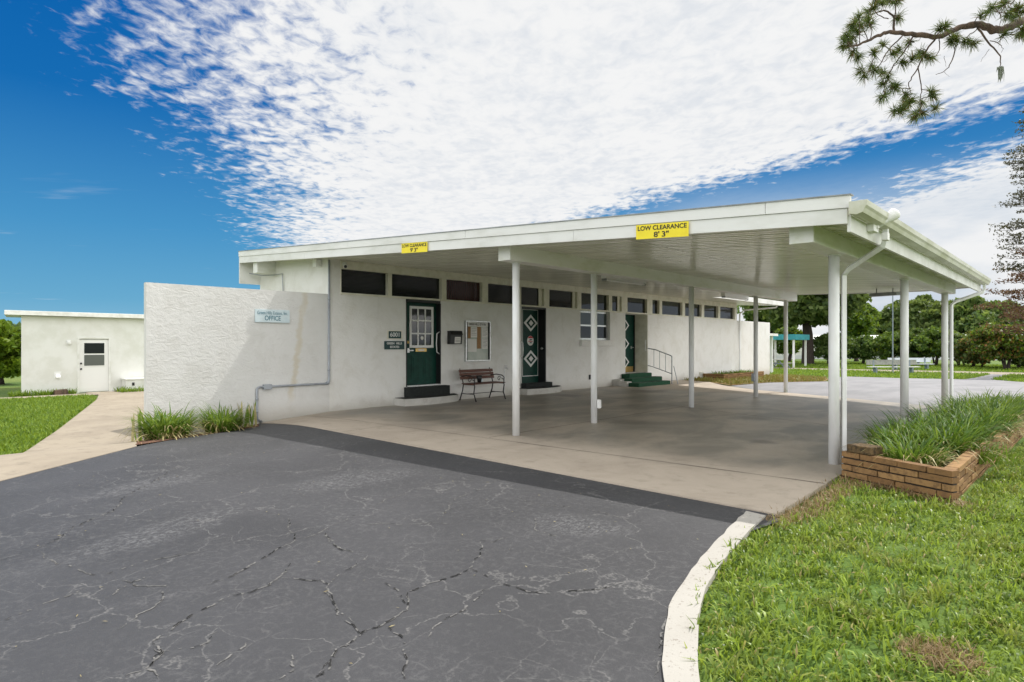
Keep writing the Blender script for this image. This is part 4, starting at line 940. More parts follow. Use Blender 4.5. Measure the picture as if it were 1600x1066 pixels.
# ------------------------------------------------------------------ bench
def garden_bench():
    x0, y0, y1 = -11.25, 10.42, 11.52
    o = thing('garden_bench', (x0, (y0 + y1) / 2, 0), 'wooden slatted bench with black iron arms against the white wall', 'bench')
    s = MB()
    for k in range(4): s.box(x0 + .09 + k * .095, x0 + .165 + k * .095, y0 - .03, y1 + .03, .415 - k * .002, .437 - k * .002)
    s.build('seat', M['wood'], o, bevel=.004)
    b = MB()
    for k in range(3):
        z = .52 + k * .082; xx = x0 + .04 - k * .022; b.hexa([(xx, y0 - .03, z), (xx + .022, y0 - .03, z), (xx + .022, y1 + .03, z), (xx, y1 + .03, z), (xx - .018, y0 - .03, z + .07), (xx + .004, y0 - .03, z + .07), (xx + .004, y1 + .03, z + .07), (xx - .018, y1 + .03, z + .07)])
    b.build('backrest', M['wood'], o, bevel=.004)
    for y in (y0 + .04, y1 - .04):
        l = MB()
        l.tube([(x0 - .05, y, 0), (x0 - .03, y, .06), (x0 + .05, y, .25), (x0 + .08, y, .40), (x0 + .045, y, .52), (x0 - .03, y, .70), (x0 - .05, y, .78)], [.02, .016, .015, .016, .015, .014, .012], 8)
        l.tube([(x0 + .52, y, 0), (x0 + .50, y, .05), (x0 + .44, y, .20), (x0 + .47, y, .36), (x0 + .46, y, .41)], [.02, .016, .015, .016, .014], 8)
        l.tube([(x0 + .07, y, .405), (x0 + .47, y, .405)], .013, 8); l.tube([(x0 + .0, y, .18), (x0 + .45, y, .18)], .009, 8)
        l.tube([(x0 + .03, y, .60), (x0 + .20, y, .62), (x0 + .40, y, .60), (x0 + .47, y, .55), (x0 + .45, y, .50), (x0 + .41, y, .52)], .013, 8)
        sp = [(x0 + .30 + .07 * (1 - t / 9) * math.cos(t), y, .51 + .07 * (1 - t / 9) * math.sin(t)) for t in np.linspace(0, 8, 24)]
        l.tube(sp, .008, 6); l.tube([(x0 + .46, y, .41), (x0 + .47, y, .55)], .011, 6)
        l.build('side_frame', M['iron'], o, smooth=True)
    MB().tube([(x0 + .22, y0 + .04, .18), (x0 + .22, y1 - .04, .18)], .008, 6).build('stretcher', M['iron'], o)
    c = thing('black_cup', (x0 + .22, 10.86, .437), 'small black flared cup standing on the wooden bench seat', 'cup')
    MB().lathe([(.045, 0), (.06, .10), (.075, .17), (.068, .17), (.05, .03), (.0, .03)], (x0 + .22, 10.86, .438), 18).build('cup', M['dark'], c, smooth=True)
    MB().box(x0 + .265, x0 + .272, 10.89, 10.93, .455, .52).build('label_patch', M['sign_pale'], c)
garden_bench()

# ------------------------------------------------------------------ shed
def shed():
    X = -28.0; z0 = -.46
    o = thing('white_shed', (X, 8, z0), 'low flat roofed white outbuilding at the far left beyond the lawn', 'building')
    w = MB(); d0, d1 = 6.50, 7.52
    w.hexa([(X - 5, 5.72, z0 - .3), (X, 4.78, z0 - .3), (X, d0, z0 - .3), (X - 5, d0, z0 - .3), (X - 5, 5.72, 2.38), (X, 4.78, 2.38), (X, d0, 2.38), (X - 5, d0, 2.38)]); w.box(X - 5, X, d1, 14, z0 - .3, 2.38); w.box(X - 5, X, d0, d1, 1.56, 2.38); w.box(X - 5, X - .1, d0, d1, z0 - .3, 1.68)
    w.build('wall', M['shed_wall'], o)
    r = MB(); r.hexa([(X - 5.4, 5.2, 2.49), (X + .35, 4.25, 2.39), (X + .35, 14.3, 2.37), (X - 5.4, 14.3, 2.47), (X - 5.4, 5.2, 2.65), (X + .35, 4.25, 2.55), (X + .35, 14.3, 2.53), (X - 5.4, 14.3, 2.63)]); r.build('roof', M['trim'], o, bevel=.01)
    d = MB(); d.box(X - .098, X - .05, d0 + .03, d1 - .03, z0 + .02, 1.535); do = d.build('door', M['white'], o, bevel=.004)
    f = MB(); f.box(X - .09, X + .02, d0 - .04, d0 + .03, z0, 1.58); f.box(X - .09, X + .02, d1 - .03, d1 + .04, z0, 1.58); f.box(X - .09, X + .021, d0 - .04, d1 + .04, 1.58, 1.63); f.build('door_frame', M['trim'], do)
    g = MB(); ya, yb = d0 + .19, d1 - .17
    g.box(X - .049, X - .03, ya - .03, yb + .03, .52, 1.44); g.build('window_frame', M['white'], do)
    MB().box(X - .029, X - .024, ya, yb, 1.01, 1.41).build('pane', M['glass'], do); MB().box(X - .029, X - .024, ya, yb, .55, .96).build('pane', M['glass_screen'], do)
    for z in (.64, .43): MB().lathe([(.03, 0), (.035, .03), (.02, .05)], (X - .05, d0 + .09, z), 12, axis=Vector((1, 0, 0))).build('knob', M['dark'], do)
    l = thing('wall_lamp', (X, 6.18, 1.4), 'small white lamp on the outbuilding wall left of its door', 'light'); MB().box(X, X + .04, 6.12, 6.25, 1.38, 1.52).build('base', M['white'], l, bevel=.01); MB().lathe([(.05, 0), (.07, .08), (.05, .14)], (X + .1, 6.185, 1.34), 12).build('shade', M['white'], l, smooth=True)
    l = thing('dryer_vent', (X, 5.85, .2), 'small white vent hood low on the outbuilding wall', 'vent'); MB().prism([(X, .12), (X + .12, .12), (X + .12, .18), (X, .32)], 1, 5.78, 5.92).build('hood', M['white'], l, bevel=.006); MB().box(X, X + .01, 5.74, 5.96, .08, .36).build('flange', M['white'], l)
    l = thing('rubble_block', (X + .4, 5.88, z0), 'dark weathered block lying at the foot of the outbuilding', 'block')
    MB().hexa([(X + .2, 5.66, z0 - .02), (X + .5, 5.64, z0 - .02), (X + .52, 6.08, z0 - .02), (X + .22, 6.10, z0 - .02), (X + .22, 5.68, z0 + .17), (X + .47, 5.67, z0 + .15), (X + .5, 6.05, z0 + .18), (X + .24, 6.08, z0 + .19)]).build('block', M['bark'], l, bevel=.02)
    l = thing('utility_box', (X + .3, 8.2, z0), 'low white lidded box against the outbuilding right of its door', 'box')
    MB().box(X + .02, X + .6, 7.92, 9.6, z0, z0 + .44).build('body', M['shed_wall'], l, bevel=.01); MB().box(X + .01, X + .64, 7.88, 9.64, z0 + .442, z0 + .50).build('lid', M['trim'], l, bevel=.01); MB().box(X + .60, X + .62, 8.12, 8.20, z0 + .22, z0 + .34).build('latch', M['dark'], l)
shed()

# ------------------------------------------------------------------ planters
def brick_row(mb, a, b, z, h, t, r, mi=0, phase=0.):
    a, b = Vector(a), Vector(b); d = (b - a); L = d.length; d.normalize(); n = Vector((-d.y, d.x, 0)); s = -phase
    while s < L - .02:
        l = r.choice((.28, .34, .40)); e = min(s + l, L); s0 = max(s, 0)
        if e - s0 > .03:
            j = r.gauss(0, .004); jz = r.gauss(0, .0015)
            q = [a + d * (s0 + .006) + n * (0 + j), a + d * (e - .006) + n * (0 + j), a + d * (e - .006) + n * (t + j), a + d * (s0 + .006) + n * (t + j)]
            mb.hexa([(p.x, p.y, z + .007 + jz) for p in q] + [(p.x, p.y, z + h - .006 + jz) for p in q], mi)
        s = e
def brick_wall(root, a, b, h0, h1, n, t, r, zfun):
    """courses on a core from a to b (left to right seen from outside: outside is the right-hand side)"""
    mb = MB(); c = MB(); A, B = Vector((*a, 0)), Vector((*b, 0)); d = (B - A).normalized(); nn = Vector((-d.y, d.x, 0))
    for k in range(n):
        brick_row(mb, A, B, zfun + h0 + (h1 - h0) * k / n, (h1 - h0) / n, t, r, 0, r.random() * .2)
    q = [A + d * .01 + nn * .024, B - d * .01 + nn * .024, B - d * .01 + nn * (t - .024), A + d * .01 + nn * (t - .024)]
    c.hexa([(p.x, p.y, zfun + h0) for p in q] + [(p.x, p.y, zfun + h1 - .012) for p in q])
    o = mb.build('brick_wall', M['brick'], root, bevel=.002); c.build('mortar_core', M['mortar'], o)
def liriope(name, loc, n, L, spread, seed, label, dry=.1, light=.2, parent=None, group=None, lean=(0, 0), w=.0065):
    g = np.random.default_rng(seed); m = 6
    ang = g.uniform(0, 2 * np.pi, n); rad = spread * np.sqrt(g.uniform(0, 1, n)) * .45
    x0 = np.cos(ang) * rad + g.normal(0, .02, n); y0 = np.sin(ang) * rad + g.normal(0, .02, n)
    a2 = ang + g.normal(0, .5, n); ln = L * g.uniform(.55, 1.15, n); el = np.radians(g.uniform(52, 88, n)); bend = np.radians(g.uniform(50, 135, n))
    mat = np.zeros(n, int); u = g.uniform(0, 1, n); mat[u < light] = 1; mat[(u > 1 - dry)] = 2
    el[mat == 2] -= .45; bend[mat == 2] += .35
    V = np.zeros((n, m + 1, 2, 3)); p = np.stack([x0, y0, np.zeros(n) - .02], 1); ww = w * g.uniform(.7, 1.3, n)
    for k in range(m + 1):
        t = k / m; e = el - bend * t ** 1.5
        side = np.stack([-np.sin(a2), np.cos(a2), np.zeros(n)], 1) * (ww * (1 - t ** 2.2) + .0008)[:, None]
        V[:, k, 0] = p - side; V[:, k, 1] = p + side
        st = ln / m
        p = p + np.stack([np.cos(a2) * np.cos(e) * st + lean[0] * st * t, np.sin(a2) * np.cos(e) * st + lean[1] * st * t, np.sin(e) * st], 1)
        p[:, 2] = np.maximum(p[:, 2], -.25)
    V = V.reshape(-1, 3); base = (np.arange(n) * (m + 1) * 2)[:, None, None]
    kk = np.arange(m)[None, :, None] * 2
    F = (base + kk + np.array([0, 1, 3, 2])[None, None, :]).reshape(-1, 4)
    o = np_mesh(name, V + np.array(loc), F, 4, [M['liriope'], M['liriope_lt'], M['liriope_dry']], loc=loc, midx=np.repeat(mat, m), smooth=True)
    return tag(o, label, 'plant', group)
def planters():
    r = random.Random(9)
    A, B = (-1.93, 7.20), (-.90, 6.74); Cc, Dd = (-.72, 15.0), (-1.92, 15.0)
    o = thing('brick_planter', (-1.4, 11, 0), 'long low planter of thin tan bricks beside the carport posts', 'planter')
    brick_wall(o, A, B, -.06, .27, 5, .10, r, 0.)
    Bm = (-.86, 9.0); Bn = (-.80, 10.3)
    brick_wall(o, (B[0] - .0, B[1] + .105), Bm, -.06, .26, 5, .10, r, 0.)
    brick_wall(o, Bm, Bn, -.06, .25, 5, .10, r, 0.)
    brick_wall(o, Bn, Cc, -.06, .27, 5, .10, r, 0.)
    brick_wall(o, Dd, (A[0], A[1] + .10), -.06, .20, 4, .10, r, 0.)
    MB().prism([(A[0] + .10, A[1] + .10), (B[0] - .10, B[1] + .16), (Cc[0] - .10, Cc[1]), (Dd[0] + .10, Dd[1])], 2, 0, .17).build('soil', M['soil'], o)
    l = thing('loose_brick', (-1.72, 7.22, .27), 'loose weathered block lying on the near left corner of the planter', 'brick')
    d = Vector((1.03, -.46, 0)).normalized(); n = Vector((.46, 1.03, 0)).normalized(); c = Vector((-1.70, 7.20, 0)); q = [c - d * .13 - n * .11, c + d * .13 - n * .09, c + d * .12 + n * .11, c - d * .12 + n * .10]
    MB().hexa([(p.x, p.y, .272) for p in q] + [(p.x, p.y, .352) for p in q]).build('block', M['old_block'], l, bevel=.010)
    spots = [(-1.34, 7.48, 'nearest clump', .42, .42, .06), (-1.62, 8.25, 'second clump', .16, .46, .0), (-1.18, 8.45, 'third clump', .22, .50, .0), (-1.62, 9.2, 'fourth clump', .06, .46, .1),
             (-1.15, 9.45, 'fifth clump', .14, .52, .1), (-1.55, 10.3, 'sixth clump', .05, .50, .1), (-1.05, 10.5, 'seventh clump', .30, .55, .0), (-1.45, 11.4, 'eighth clump', .05, .55, .1), (-1.05, 11.7, 'ninth clump', .2, .55, .0),
             (-1.5, 12.6, 'tenth clump', .04, .52, 0), (-1.1, 12.9, 'eleventh clump', .06, .55, 0), (-1.4, 13.9, 'twelfth clump', .04, .5, 0), (-1.05, 14.4, 'last clump', .04, .5, 0)]
    extra = {0: ', straw blades drooping', 6: ', dry blades spilling'}
    for i, (x, y, w, dry, L, ln) in enumerate(spots):
        liriope('liriope_plant', (x, y, .16), 400 if i < 4 else 360, L, .55, 40 + i, f'{w} of green liriope from the near end of the brick planter' + extra.get(i, ''), dry, .3 if i < 7 else .5, group='liriope in the long planter', lean=(.25 if x > -1.3 else 0, -.1), w=.0088)
    # weedy light green fill between the clumps
    liriope('ground_weed', (-.98, 8.6, .14), 300, .26, .9, 77, 'low bright green weeds along the right edge of the planter', .1, .9)
    o = thing('small_brick_planter', (-10.9, 25.5, -.05), 'low red brick bed against the far wall beyond the carport', 'planter')
    h = H(-10.8, 25)
    brick_wall(o, (XF + .02, 23.9), (-10.55, 23.75), -.05, .22, 4, .10, r, h); brick_wall(o, (-10.55, 23.86), (-10.45, 27.6), -.05, .22, 4, .10, r, h)
    MB().prism([(XF + .02, 24.0), (-10.65, 23.9), (-10.56, 27.6), (XF + .02, 27.6)], 2, h, h + .16).build('soil', M['soil'], o)
    for i, y in enumerate((24.6, 25.9, 27.0)):
        liriope('bed_weed', (-11.05, y, h + .15), 160, .22, .8, 90 + i, ['near', 'middle', 'far'][i] + ' low tuft of light green weeds in the small far brick bed', .1, .8, group='weeds in the small brick bed', w=.012)
    # clumps at the rough wall
    liriope('border_plant', (-10.48, 3.58, H(-10.5, 3.6)), 620, .60, .58, 21, 'left and larger clump of arching grassy leaves at the foot of the rough wall', .26, .60, w=.012, group='clumps by the rough wall')
    liriope('border_plant', (-10.72, 4.52, H(-10.7, 4.5)), 500, .54, .50, 22, 'right and smaller clump of arching grassy leaves at the foot of the rough wall', .16, .65, w=.011, group='clumps by the rough wall')
    def upright(name, loc, n, L, seed, label):
        g = np.random.default_rng(seed); V = []; F = []
        for i in range(n):
            a = g.uniform(0, 6.28); b = Vector((g.normal(0, .06), g.normal(0, .08), 0)); tip = Vector((math.cos(a) * .08, math.sin(a) * .10, L * g.uniform(.6, 1.05)))
            sd = Vector((-math.sin(a), math.cos(a), 0)) * .022; k = len(V)
            for t, w in ((0, .8), (.5, 1.), (.85, .6), (1., .05)):
                p = b + tip * t; V += [tuple(Vector(loc) + p - sd * w), tuple(Vector(loc) + p + sd * w)]
            F += [(k + 2 * q, k + 2 * q + 1, k + 2 * q + 3, k + 2 * q + 2) for q in range(3)]
        tag(np_mesh(name, V, F, 4, [M['liriope_lt'], M['liriope_dry']], loc=loc, midx=[int(i % 9 < 3) for i in range(len(F))]), label, 'plant')
    upright('snake_plant', (-11.1, 5.12, H(-11.1, 5.1)), 22, .46, 3, 'small upright sword leaved plant near the conduit foot')
    upright('snake_plant', (-11.42, 3.50, H(-11.4, 3.5)), 5, .62, 4, 'thin upright dark plant at the left end of the rough wall')
planters()

# ------------------------------------------------------------------ grass
def blades(name, n, sampler, hgt, wid, mats, label, seed, flat=.5, rough=0.):
    g = np.random.default_rng(seed)
    xy = sampler(g, n); n = len(xy)
    z = np.array([H(x, y) for x, y in xy]) - .03
    a = g.uniform(0, 2 * np.pi, n); L = hgt * g.uniform(.5, 1.3, n)
    if rough:
        x, y = xy[:, 0], xy[:, 1]; q = np.sin(x * 13 + 2 * np.sin(y * 9)) * np.sin(y * 11 + 2 * np.sin(x * 7)) + .7 * np.sin(x * 31 + np.sin(y * 23)) * np.sin(y * 29 + np.sin(x * 27)); L *= np.clip(1 + rough * q, .35, 1.8)
    tilt = np.radians(g.uniform(15, 78, n)) * (flat * 2) ** .5
    tilt = np.clip(tilt, 0, 1.35); tw = a + np.pi / 2 + g.normal(0, .4, n); w = wid * g.uniform(.6, 1.3, n)
    b = np.stack([xy[:, 0], xy[:, 1], z], 1)
    d = np.stack([np.cos(a), np.sin(a), np.zeros(n)], 1); s = np.stack([np.cos(tw), np.sin(tw), np.zeros(n)], 1) * w[:, None]
    mid = b + d * (np.sin(tilt * .5) * L * .55)[:, None]; mid[:, 2] += np.cos(tilt * .5) * L * .55
    tip = mid + d * (np.sin(np.minimum(tilt * 1.25, 1.6)) * L * .5)[:, None]; tip[:, 2] += np.cos(np.minimum(tilt * 1.25, 1.6)) * L * .5
    V = np.stack([b - s * .7, b + s * .7, mid + s, mid - s, tip + s * .15, tip - s * .15], 1).reshape(-1, 3)
    k = (np.arange(n) * 6)[:, None]
    F = np.concatenate([k + np.array([0, 1, 2, 3]), k + np.array([3, 2, 4, 5])], 1).reshape(-1, 4)
    o = np_mesh(name, V, F, 4, mats); o['kind'] = 'stuff'; o['label'] = label; o['category'] = 'grass'
    return o
def inside(poly, xy):
    x, y = xy[:, 0], xy[:, 1]; c = np.zeros(len(xy), bool); n = len(poly)
    for i in range(n):
        (x0, y0), (x1, y1) = poly[i], poly[(i + 1) % n]
        if y0 == y1: continue
        m = ((y0 > y) != (y1 > y)) & (x < (x1 - x0) * (y - y0) / (y1 - y0) + x0); c ^= m
    return c
verge = [(-1.80, 5.16), (-1.83, 5.0)] + [(x - .045, y - .02) for x, y in SR[1:]] + [(4.5, -.4), (4.5, 17), (-.66, 17), (-.66, 15), (-.74, 10.3), (-.80, 9.0), (-.86, 6.72), (-1.95, 7.16), (-1.80, 6.2), (-1.76, 5.3)]
DEAD = (-.50, 3.40)
def s_verge(near):
    def f(g, n):
        xy = np.stack([g.uniform(-2.1, 4.5, n), g.uniform(-.4, 17, n)], 1)
        d = -SY * xy[:, 0] + CY * xy[:, 1]
        xy = xy[inside(verge, xy)]
        d = -SY * xy[:, 0] + CY * xy[:, 1]; lat = CY * xy[:, 0] + SY * xy[:, 1]
        p = np.clip(1.15 - d / 14, .25, 1) * np.where(xy[:, 0] > 1.2, .35, 1)
        r2 = ((xy[:, 0] - DEAD[0]) / .20) ** 2 + ((xy[:, 1] - DEAD[1]) / .20) ** 2
        p *= np.clip(.25 + .5 * r2, 0, 1)
        # clumpy sward
        q = np.sin(xy[:, 0] * 9.1 + np.sin(xy[:, 1] * 5.3)) * np.sin(xy[:, 1] * 6.3 + 1.7 * np.sin(xy[:, 0] * 4.1))
        p *= .58 + .42 * q
        return xy[g.uniform(0, 1, len(xy)) < p]
    return f
blades('lawn_grass', 640000, s_verge(True), .056, .0054, M['grass'], 'short bright green lawn on the right beside the painted kerb', 1, .85, .6)
def s_dead(g, n):
    r = np.sqrt(g.uniform(0, 1, n)); a = g.uniform(0, 6.28, n); return np.stack([DEAD[0] +   .17 * r ** 1.4 * np.cos(a), DEAD[1] + .17 * r ** 1.4 * np.sin(a)], 1)
blades('dead_grass', 750, s_dead, .06, .0024, M['straw'], 'round patch of dead straw coloured grass in the right lawn', 2, .9)
def s_edge(g, n):
    t = g.uniform(0, 1, n); i = np.minimum((t * 4).astype(int), 3); pts = np.array([(-1.86, 5.05), (-1.80, 5.9), (-1.86, 6.9), (-1.5, 7.05), (-.8, 6.65)])
    u = t * 4 - i; p = pts[i] * (1 - u)[:, None] + pts[i + 1] * u[:, None]; return p + g.normal(0, .07, (n, 2)) + np.array([.06, -.03])
blades('dry_edge_grass', 2600, s_edge, .07, .0035, M['straw'], 'dry brown grass along the concrete edge and planter foot', 3, .85)
lawnL = [(-10.7, 1.45), (-12.6, 2.0), (-16.4, 3.4), (-24.1, 6.05), (-26.4, 6.7), (-26.85, -9), (-9.5, -9), (-7.7, -2.6), (-9.25, .15)]
def s_left(g, n):
    xy = np.stack([g.uniform(-27, -7.5, n), g.uniform(-9, 6.4, n)], 1); return xy[inside(lawnL, xy)]
blades('left_lawn_grass', 230000, s_left, .10, .012, M['grass_far'], 'bright green lawn left of the concrete path', 4, .5)
def s_shed(g, n):
    return np.concatenate([np.stack([g.uniform(-27.9, -27.6, n // 3), g.uniform(4.4, 6.35, n // 3)], 1), np.stack([g.uniform(-27.8, -26.9, n // 2), g.uniform(7.6, 10, n // 2)], 1)])
blades('shed_grass', 1800, s_shed, .22, .014, M['grass_far'], 'uncut grass along the foot of the outbuilding', 5, .4)
def s_bed(g, n):
    poly = [(-11.4, 22.1), (-10.0, 21.7), (-8.95, 20.7), (-8.7, 22.8), (-7.5, 25.6), (-8.4, 29.4), (-11.4, 32.9)]
    xy = np.stack([g.uniform(-11.4, -7.4, n), g.uniform(20.5, 33, n)], 1); xy = xy[inside(poly, xy)]; return xy[~((xy[:, 0] < -10.3) & (xy[:, 1] > 23.6) & (xy[:, 1] < 27.7))]
blades('dry_bed_grass', 16000, s_bed, .14, .014, [leaf('bed_blade', (.16, .17, .03), (.30, .26, .07), .3, (.32, .16, .07))], 'yellowing grass around the small far brick bed', 6, .5)
def s_far(g, n):
    xy = np.stack([g.uniform(-30, 14, n), g.uniform(36, 75, n)], 1)
    bad = inside(lot_poly, xy) | inside([(-40, 51.4), (-16.7, 51.7), (-5, 52.6), (12, 52.2), (60, 47), (60, 51.5), (12, 57), (-5, 57.1), (-16.7, 55.3), (-40, 55.6)], xy) | inside([(-10.2, 36.5), (-10.5, 39.3), (-15.4, 43.4), (-30, 49.2), (-30, 47.1), (-15, 41.1)], xy) | (xy[:, 0] < -11.6) & (xy[:, 1] < 33)
    return xy[~bad]
blades('far_lawn_grass', 120000, s_far, .16, .03, M['grass_far'], 'sunlit green lawn beyond the parking lot', 8, .5)
def s_border(g, n):
    xy = np.stack([g.uniform(-11.4, -9.5, n), g.uniform(2.9, 5.5, n)], 1); return xy[inside(bed_poly, xy)]
blades('bed_litter', 900, s_border, .07, .006, M['straw'], 'dry leaf litter in the bed below the rough wall', 9, .95)
def fallen(g, n):
    xy = np.stack([g.uniform(-9, -1.5, n), g.uniform(0, 6.5, n)], 1); return xy
def litter():
    g = np.random.default_rng(12); n = 120; V = []; F = []
    for i in range(n):
        x, y = g.uniform(-9.5, -1.8), g.uniform(.5, 5.4)
        if not inside(drive_poly, np.array([[x, y]]))[0]: continue
        a = g.uniform(0, 6.28); l, w = g.uniform(.006, .02), g.uniform(.002, .005); z = H(x, y) + .007; c, s_ = math.cos(a), math.sin(a); k = len(V)
        V += [(x - c * l, y - s_ * l, z), (x + s_ * w, y - c * w, z + .001), (x + c * l, y + s_ * l, z + .001), (x - s_ * w, y + c * w, z + .002)]; F.append((k, k + 1, k + 2, k + 3))
    o = np_mesh('leaf_litter', V, F, 4, leaf('fallen_leaf', (.22, .17, .07), (.40, .34, .18), .2)); o['kind'] = 'stuff'; o['label'] = 'scattered dry leaf scraps on the asphalt'; o['category'] = 'leaf litter'
litter()

# ------------------------------------------------------------------ trees and shrubs
def leaf_quads(g, C_, size, elong=1.6, up=0.):
    n = len(C_); d = g.normal(0, 1, (n, 3)); d /= np.linalg.norm(d, axis=1)[:, None]; e = g.normal(0, 1, (n, 3)); e -= d * (e * d).sum(1)[:, None]; e /= np.linalg.norm(e, axis=1)[:, None]
    s = size * g.uniform(.6, 1.35, n)[:, None]
    V = np.stack([C_ - d * s * elong / 2, C_ + e * s / 2, C_ + d * s * elong / 2, C_ - e * s / 2], 1).reshape(-1, 3)
    F = (np.arange(n) * 4)[:, None] + np.arange(4); return V, F
def tree(name, loc, h, cr, cz, mats, label, seed, trunk_r=.2, nclump=70, per=110, size=.3, cat='tree', clump=.2, low=.0, nlimb=9, bark='bark_dark', stems=1, group=None, spread=1.):
    g = np.random.default_rng(seed); loc = Vector(loc); o = thing(name, loc, label, cat, group)
    cr = np.array(cr, float)
    # clump centres: biased outwards, upper half fuller
    c = []
    while len(c) < nclump:
        v = g.uniform(-1, 1, 3); r = np.linalg.norm(v)
        if r > 1 or r < .25 or v[2] < -.75 + low: continue
        v *= (.82 + .25 * math.sin(3 * math.atan2(v[1], v[0]) + seed) * (1 - abs(v[2]))); c.append(v)
    c = np.array(c) * cr; base = np.array([loc.x, loc.y, loc.z + cz])
    pts = []
    for q in c:
        k = int(per * g.uniform(.5, 1.4)); rr = clump * cr.mean() * g.uniform(.7, 1.3)
        p = g.normal(0, 1, (k, 3)); p /= np.linalg.norm(p, axis=1)[:, None]; p *= (g.uniform(0, 1, k) ** .45)[:, None] * rr * np.array([1.25, 1.25, .7]); pts.append(base + q + p)
    V, F = leaf_quads(g, np.concatenate(pts), size)
    np_mesh('crown', V, F, 4, mats, parent=o, midx=(g.integers(0, len(mats), len(F)) if isinstance(mats, list) else None))
    t = MB()
    for s in range(stems):
        off = Vector((g.normal(0, .25), g.normal(0, .25), 0)) if stems > 1 else Vector((0, 0, 0)); b = loc + off + Vector((0, 0, -.1)); top = loc + off * 1.6 + Vector((g.normal(0, .05) * cr[0], g.normal(0, .05) * cr[0], cz + cr[2] * .3))
        rr = trunk_r / (stems ** .5)
        t.tube([b, b + Vector((0, 0, .25)), b.lerp(top, .35) + Vector((g.normal(0, .1), g.normal(0, .1), 0)), b.lerp(top, .7) + Vector((g.normal(0, .15), g.normal(0, .15), 0)), top], [rr * 1.5, rr * 1.1, rr * .85, rr * .5, rr * .15], 9)
    for i in range(nlimb):
        q = base + c[i % len(c)] * .9; a = Vector((loc.x, loc.y, loc.z + cz * g.uniform(.55, .95))); e = Vector(q); m_ = a.lerp(e, .5) + Vector((0, 0, -.06 * cr[2]))
        t.tube([a, m_, e], [trunk_r * .45, trunk_r * .28, trunk_r * .08], 6)
    t.build('trunk', M[bark], o, smooth=True); return o
# left side
p = G(2, 29); tree('garden_tree', (p.x, p.y, p.z), 3.4, (1.5, 1.5, 1.65), 1.45, [M['lime']], 'bright green leafy tree at the left edge beside the outbuilding', 31, .10, 60, 150, .16, clump=.28, low=.0)
p = G(4, 46); tree('background_tree', (p.x - 2, p.y, p.z), 5, (3, 3, 1.6), 1.9, [M['oak'], M['shrub']], 'dark tree far behind the bright tree at the left edge', 32, .2, 50, 110, .3, clump=.26)
p = G(118, 60); tree('background_tree', p, 6, (1.8, 2.0, 1.6), 2.75, [M['oak'], M['shrub']], 'tree top showing above the flat outbuilding roof', 33, .25, 45, 100, .3, clump=.22)
# right side: big oaks
def gz(v): return (v.x, v.y, H(v.x, v.y))
tree('oak_tree', G(1262, 62), 11, (6.0, 6.0, 4.6), 7.0, [M['oak']], 'large dark oak with a thick trunk behind the teal canopy', 41, .55, 150, 150, .34, clump=.17, nlimb=16)
tree('lime_green_tree', G(1338, 74), 7, (2.6, 2.6, 3.0), 4.6, [M['lime'], M['shrub']], 'yellow green tree between the oak and the white house', 42, .22, 70, 110, .26, clump=.24)
tree('oak_tree', G(1450, 95), 9, (7.0, 7.0, 4.2), 5.6, [M['oak']], 'wide dark oak on the skyline behind the second rear post', 43, .5, 150, 140, .42, clump=.16, nlimb=14)
tree('oak_tree', G(1530, 88), 9, (6.2, 6.2, 4.0), 5.0, [M['oak'], M['oak'], M['shrub']], 'dark oak on the skyline right of the carport end', 44, .5, 130, 140, .4, clump=.17, nlimb=14)
tree('oak_tree', G(1390, 110), 7, (7.0, 5.0, 3.0), 3.6, [M['oak']], 'low distant dark tree behind the grey pole', 45, .4, 100, 120, .42, clump=.2)
tree('oak_tree', G(1610, 100), 8, (7, 6, 3.6), 4.2, [M['oak'], M['shrub']], 'hazy dark tree at the right edge behind the red brown conifer', 46, .4, 100, 120, .42, clump=.2)
tree('leafy_tree', G(1205, 75), 7, (3.6, 3.6, 3.4), 5.2, [M['shrub'], M['oak']], 'green tree rising over the far end wall of the clubhouse', 47, .3, 80, 120, .3, clump=.22)
tree('leafy_tree', G(1233, 70), 5, (1.8, 1.8, 1.8), 2.2, [M['lime'], M['shrub']], 'low lime green tree under the teal canopy roofline', 48, .2, 40, 120, .25, clump=.3)
# oleander row
for i, (px, d, w, hh, lab, ms) in enumerate([(1300, 62, 1.7, 2.9, 'dark round shrub just left of the corner post downspout', ['shrub', 'oak']), (1344, 63, 1.7, 2.7, 'round leafy shrub on a short trunk beside the pale green house', ['shrub']), (1392, 61, 1.9, 3.1, 'leafy oleander shrub behind the grey pole', ['shrub', 'lime', 'shrub']),
                                             (1428, 60, 1.7, 3.2, 'leafy oleander shrub behind the rear bench back', ['shrub', 'oak']), (1462, 58, 1.9, 3.3, 'leafy oleander shrub left of the far corner post', ['shrub', 'lime', 'shrub']), (1503, 57, 1.7, 2.9, 'leafy shrub right of the far corner post', ['shrub', 'oak']),
                                             (1525, 54, 1.4, 2.4, 'dark multi stemmed shrub with bare black trunks', ['oak', 'rust'])]):
    hh *= 1.12; w *= 1.12
    tree('oleander_shrub', G(px, d), hh, (w, w, hh * .50), hh * .53, [M[m] for m in ms], lab, 60 + i, .13, 55, 130, .17, cat='shrub', clump=.26, low=-.1, nlimb=10, stems=3, group='shrubs along the lawn')
tree('rusty_bush', G(1566, 50), 4, (2.5, 2.5, 1.75), 2.1, [M['rust'], M['shrub'], M['rust'], M['lime']], 'broad rusty brown bush near the right edge', 71, .16, 85, 130, .16, cat='bush', clump=.22, low=.0, stems=4)
tree('dark_bush', G(1592, 52), 3, (2.4, 2.2, 1.3), 1.3, [M['oak']], 'low dark bush under the rusty bush at the right edge', 72, .12, 60, 130, .16, cat='bush', clump=.26)
